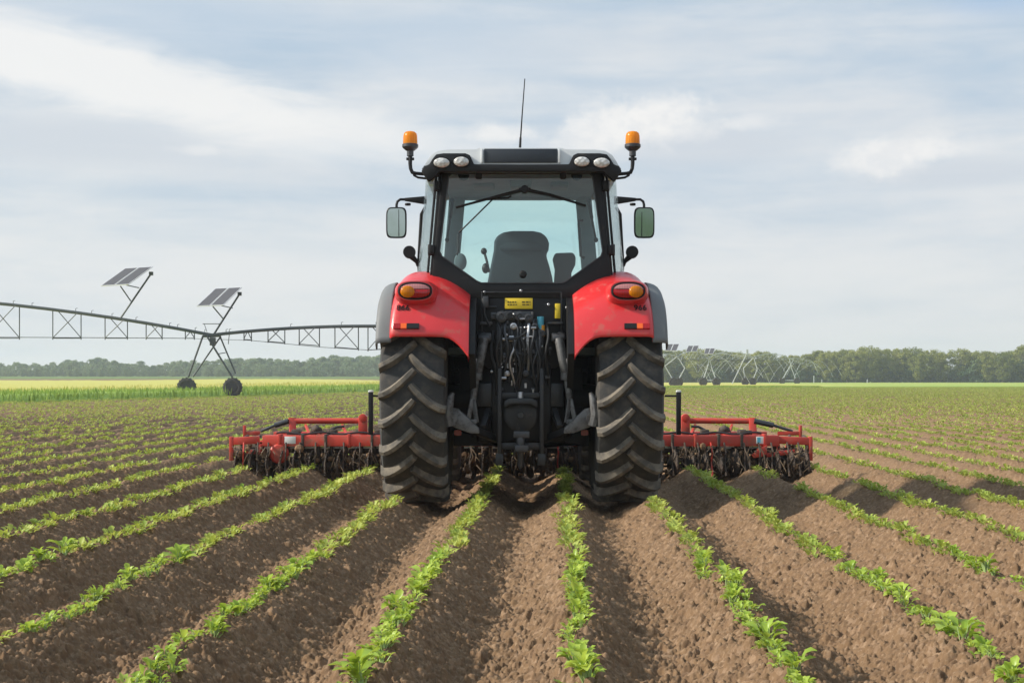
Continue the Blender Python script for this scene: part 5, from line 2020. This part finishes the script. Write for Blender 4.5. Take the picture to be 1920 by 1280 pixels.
def tree_meshes(seed, kind):
    """trunk with limbs and a crown of many leaf faces gathered in clumps"""
    r = random.Random(seed)
    if kind == 'tall':
        H, Wd, z0, ncl, nl, ls = r.uniform(8.6, 10.2), r.uniform(3.2, 4.2), r.uniform(1.0, 2.2), 95, 80, .30
    elif kind == 'bush':
        H, Wd, z0, ncl, nl, ls = r.uniform(3.2, 4.4), r.uniform(2.4, 3.2), .2, 40, 80, .28
    else:
        H, Wd, z0, ncl, nl, ls = r.uniform(9.0, 12.5), r.uniform(5.0, 7.0), r.uniform(.2, .8), 85, 80, .46
    tr = MB()
    lean = Vector((r.uniform(-.3, .3), r.uniform(-.3, .3), 0))
    tp = [Vector((0, 0, -.3)), Vector((0, 0, H * .25)) + lean * .4, Vector((0, 0, H * .55)) + lean, Vector((0, 0, H * .85)) + lean * 1.2]
    t0 = .19 if kind != 'bush' else .07
    tr.tube(tp, [t0, t0 * .8, t0 * .5, t0 * .15], 7)
    cen = []
    for i in range(ncl):
        th = r.uniform(0, 2 * math.pi)
        u = r.random()
        zz = z0 + (H - z0) * u
        # silhouette radius by height: fullest a little above the middle
        prof = math.sin(math.pi * min(1, max(0.02, .10 + .88 * u))) ** .55
        if kind == 'tall':
            prof = min(1, .35 + 1.6 * u) * min(1, (1.04 - u) * 4.5) ** .5
        rad = Wd * prof * (r.random() ** .45) * r.uniform(.75, 1.05)
        c_ = Vector((math.cos(th) * rad, math.sin(th) * rad, zz)) + lean * u
        cen.append((c_, r.uniform(.45, .95) * (Wd / 2.6) ** .5))
        if i % 5 == 0:
            b_ = Vector((0, 0, max(.3, zz - rad * .8))) + lean * u * .7
            tr.tube([b_, (b_ + c_) / 2 + Vector((0, 0, .2)), c_], [t0 * .35, t0 * .22, t0 * .07], 5)
    trunk = bpy.data.meshes.new('trunk')
    trunk.from_pydata(tr.v, [], tr.f)
    trunk.materials.append(M['bark'])
    rr = np.random.default_rng(seed)
    P, TN = [], []
    for c_, s_ in cen:
        d = rr.normal(size=(nl, 3))
        d /= np.linalg.norm(d, axis=1)[:, None]
        d *= (rr.random(nl) ** .4)[:, None] * s_ * np.array([1.1, 1.1, .8])
        P.append(np.array(c_) + d)
        TN.append(np.full(nl, rr.uniform(.15, .85)) + rr.normal(0, .14, nl))
    P, TN = np.concatenate(P), np.concatenate(TN)
    n_ = len(P)
    a = rr.normal(size=(n_, 3))
    a /= np.linalg.norm(a, axis=1)[:, None]
    b_ = np.cross(a, rr.normal(size=(n_, 3)))
    b_ /= np.linalg.norm(b_, axis=1)[:, None]
    L = ls * rr.uniform(.6, 1.3, n_)[:, None]
    v = np.stack([P - a * L * .6, P + b_ * L * .4, P + a * L * .6, P - b_ * L * .4], 1).reshape(-1, 3)
    q = np.arange(n_ * 4).reshape(-1, 4)
    o_ = np_mesh('crown', v, q, M[{'tall': 'treeleaf', 'bush': 'bushleaf', 'wood': 'hazedwoodleaf'}[kind]], tint=np.repeat(np.clip(TN, 0, 1), 4))
    crown = o_.data
    bpy.data.objects.remove(o_)
    return crown, trunk


TREES = {'tall': [tree_meshes(500 + i, 'tall') for i in range(6)], 'bush': [tree_meshes(600 + i, 'bush') for i in range(4)],
         'wood': [tree_meshes(700 + i, 'wood') for i in range(6)]}


def plant_tree(kind, name, x, y, sc_, label, cat, group, sz=1.0, r=random):
    cr, tk = r.choice(TREES[kind])
    root = empty(name, (x, y, float(terrain(x, y)) - .1), r.uniform(0, 6.28), label, cat, group)
    root.scale = (sc_, sc_, sc_ * sz)
    link('trunk', tk, root)
    link('crown', cr, root)
    return root


r_ = random.Random(21)
TYR = 385.0


def top_right(px):
    return np.interp(px, [1235, 1330, 1400, 1480, 1550, 1640, 1770, 1800, 1830, 1880, 1920, 1990], [662, 658, 662, 668, 659, 655, 657, 661, 664, 658, 651, 650])


# tall field-edge trees on the right; a gap near px 1790
px = 1225
while px < 1990:
    if not (1772 < px < 1792):
        y = TYR + r_.uniform(-6, 10)
        h_want = (716 - top_right(px)) * y / F + EYE - float(terrain(80, y))
        x = (px - 960) / F * y
        far = px < 1500
        plant_tree('tall', 'tree', x, y, h_want / 9.4 * r_.uniform(.93, 1.06),
                   'tall thin-stemmed olive green tree of the field-edge row to the right of the tractor', 'tree', 'tall trees of the row beyond the right field', r=r_)
        if r_.random() < .8 and not (1755 < px < 1800):
            y2 = y + r_.uniform(10, 18)
            plant_tree('tall', 'tree', (px + 9 - 960) / F * y2, y2, h_want / 9.4 * r_.uniform(.85, 1.0),
                       'tall thin-stemmed olive green tree of the field-edge row to the right of the tractor', 'tree', 'tall trees of the row beyond the right field', r=r_)
    px += r_.uniform(15, 24)
px = 1225
while px < 1990:
    y = TYR + r_.uniform(-3, 8) + 4
    x = (px - 960) / F * y
    plant_tree('bush', 'bush', x, y, r_.uniform(.85, 1.25) * (1.35 if px > 1790 else 1.0), 'dark green bush at the foot of the tall tree row on the right', 'bush', 'dark bushes under the tall trees on the right', r=r_)
    px += r_.uniform(11, 18)


def top_left(px):
    return np.interp(px, [-60, 0, 60, 150, 210, 245, 300, 400, 470, 540, 620, 660, 710, 740], [679, 681, 683, 676, 676, 682, 681, 676, 673, 678, 667, 671, 668, 668])


for row_, (yb, k, step) in enumerate(((560, .97, 13), (530, .88, 12), (505, .62, 11))):
    px = -60 + row_ * 7
    while px < 735:
        y = yb + r_.uniform(-8, 8)
        x = (px - 960) / F * y
        top = top_left(px) + r_.uniform(-2.5, 2.5)
        h_want = ((716 - top) * y / F + EYE - float(terrain(x, y))) * k * r_.uniform(.92, 1.05)
        if row_ == 2 and r_.random() < .25:
            px += step
            continue
        plant_tree('wood', 'tree', x, y, max(.25, h_want / 10.8), 'hazy blue-green tree of the distant wood behind the yellow crop on the left', 'tree',
                   'hazy trees of the distant wood on the left', sz=1.0, r=r_)
        px += r_.uniform(.75, 1.2) * step

for px_, py_, y in ((1526, 704, 372), (1541, 711, 372), (1626, 711, 372)):
    x = (px_ - 960) / F * y
    g = float(terrain(x, y))
    m_ = MB().bar((x, y, g - .2), (x, y, EYE + (716 - py_) * y / F), .16).build('marker_post', M['whitetag'])
    tag(m_, 'small pale post standing before the dark bushes of the right tree row', 'post', 'pale posts along the right tree row')

# ------------------------------------------------------------------ haze
hm, t, o = new_mat('haze_air')
vl = t.new('ShaderNodeVolumePrincipled')
vl.inputs['Color'].default_value = (.80, .88, .95, 1)
vl.inputs['Density'].default_value = HAZE
vl.inputs['Anisotropy'].default_value = .3
t.l.new(vl.outputs[0], o.inputs['Volume'])
hz_ = MB().span(-760, 760, -60, 1100, -2.5, 24).build('haze', hm)
tag(hz_, 'thin pale haze lying over the fields towards the woods', 'haze', kind='stuff')
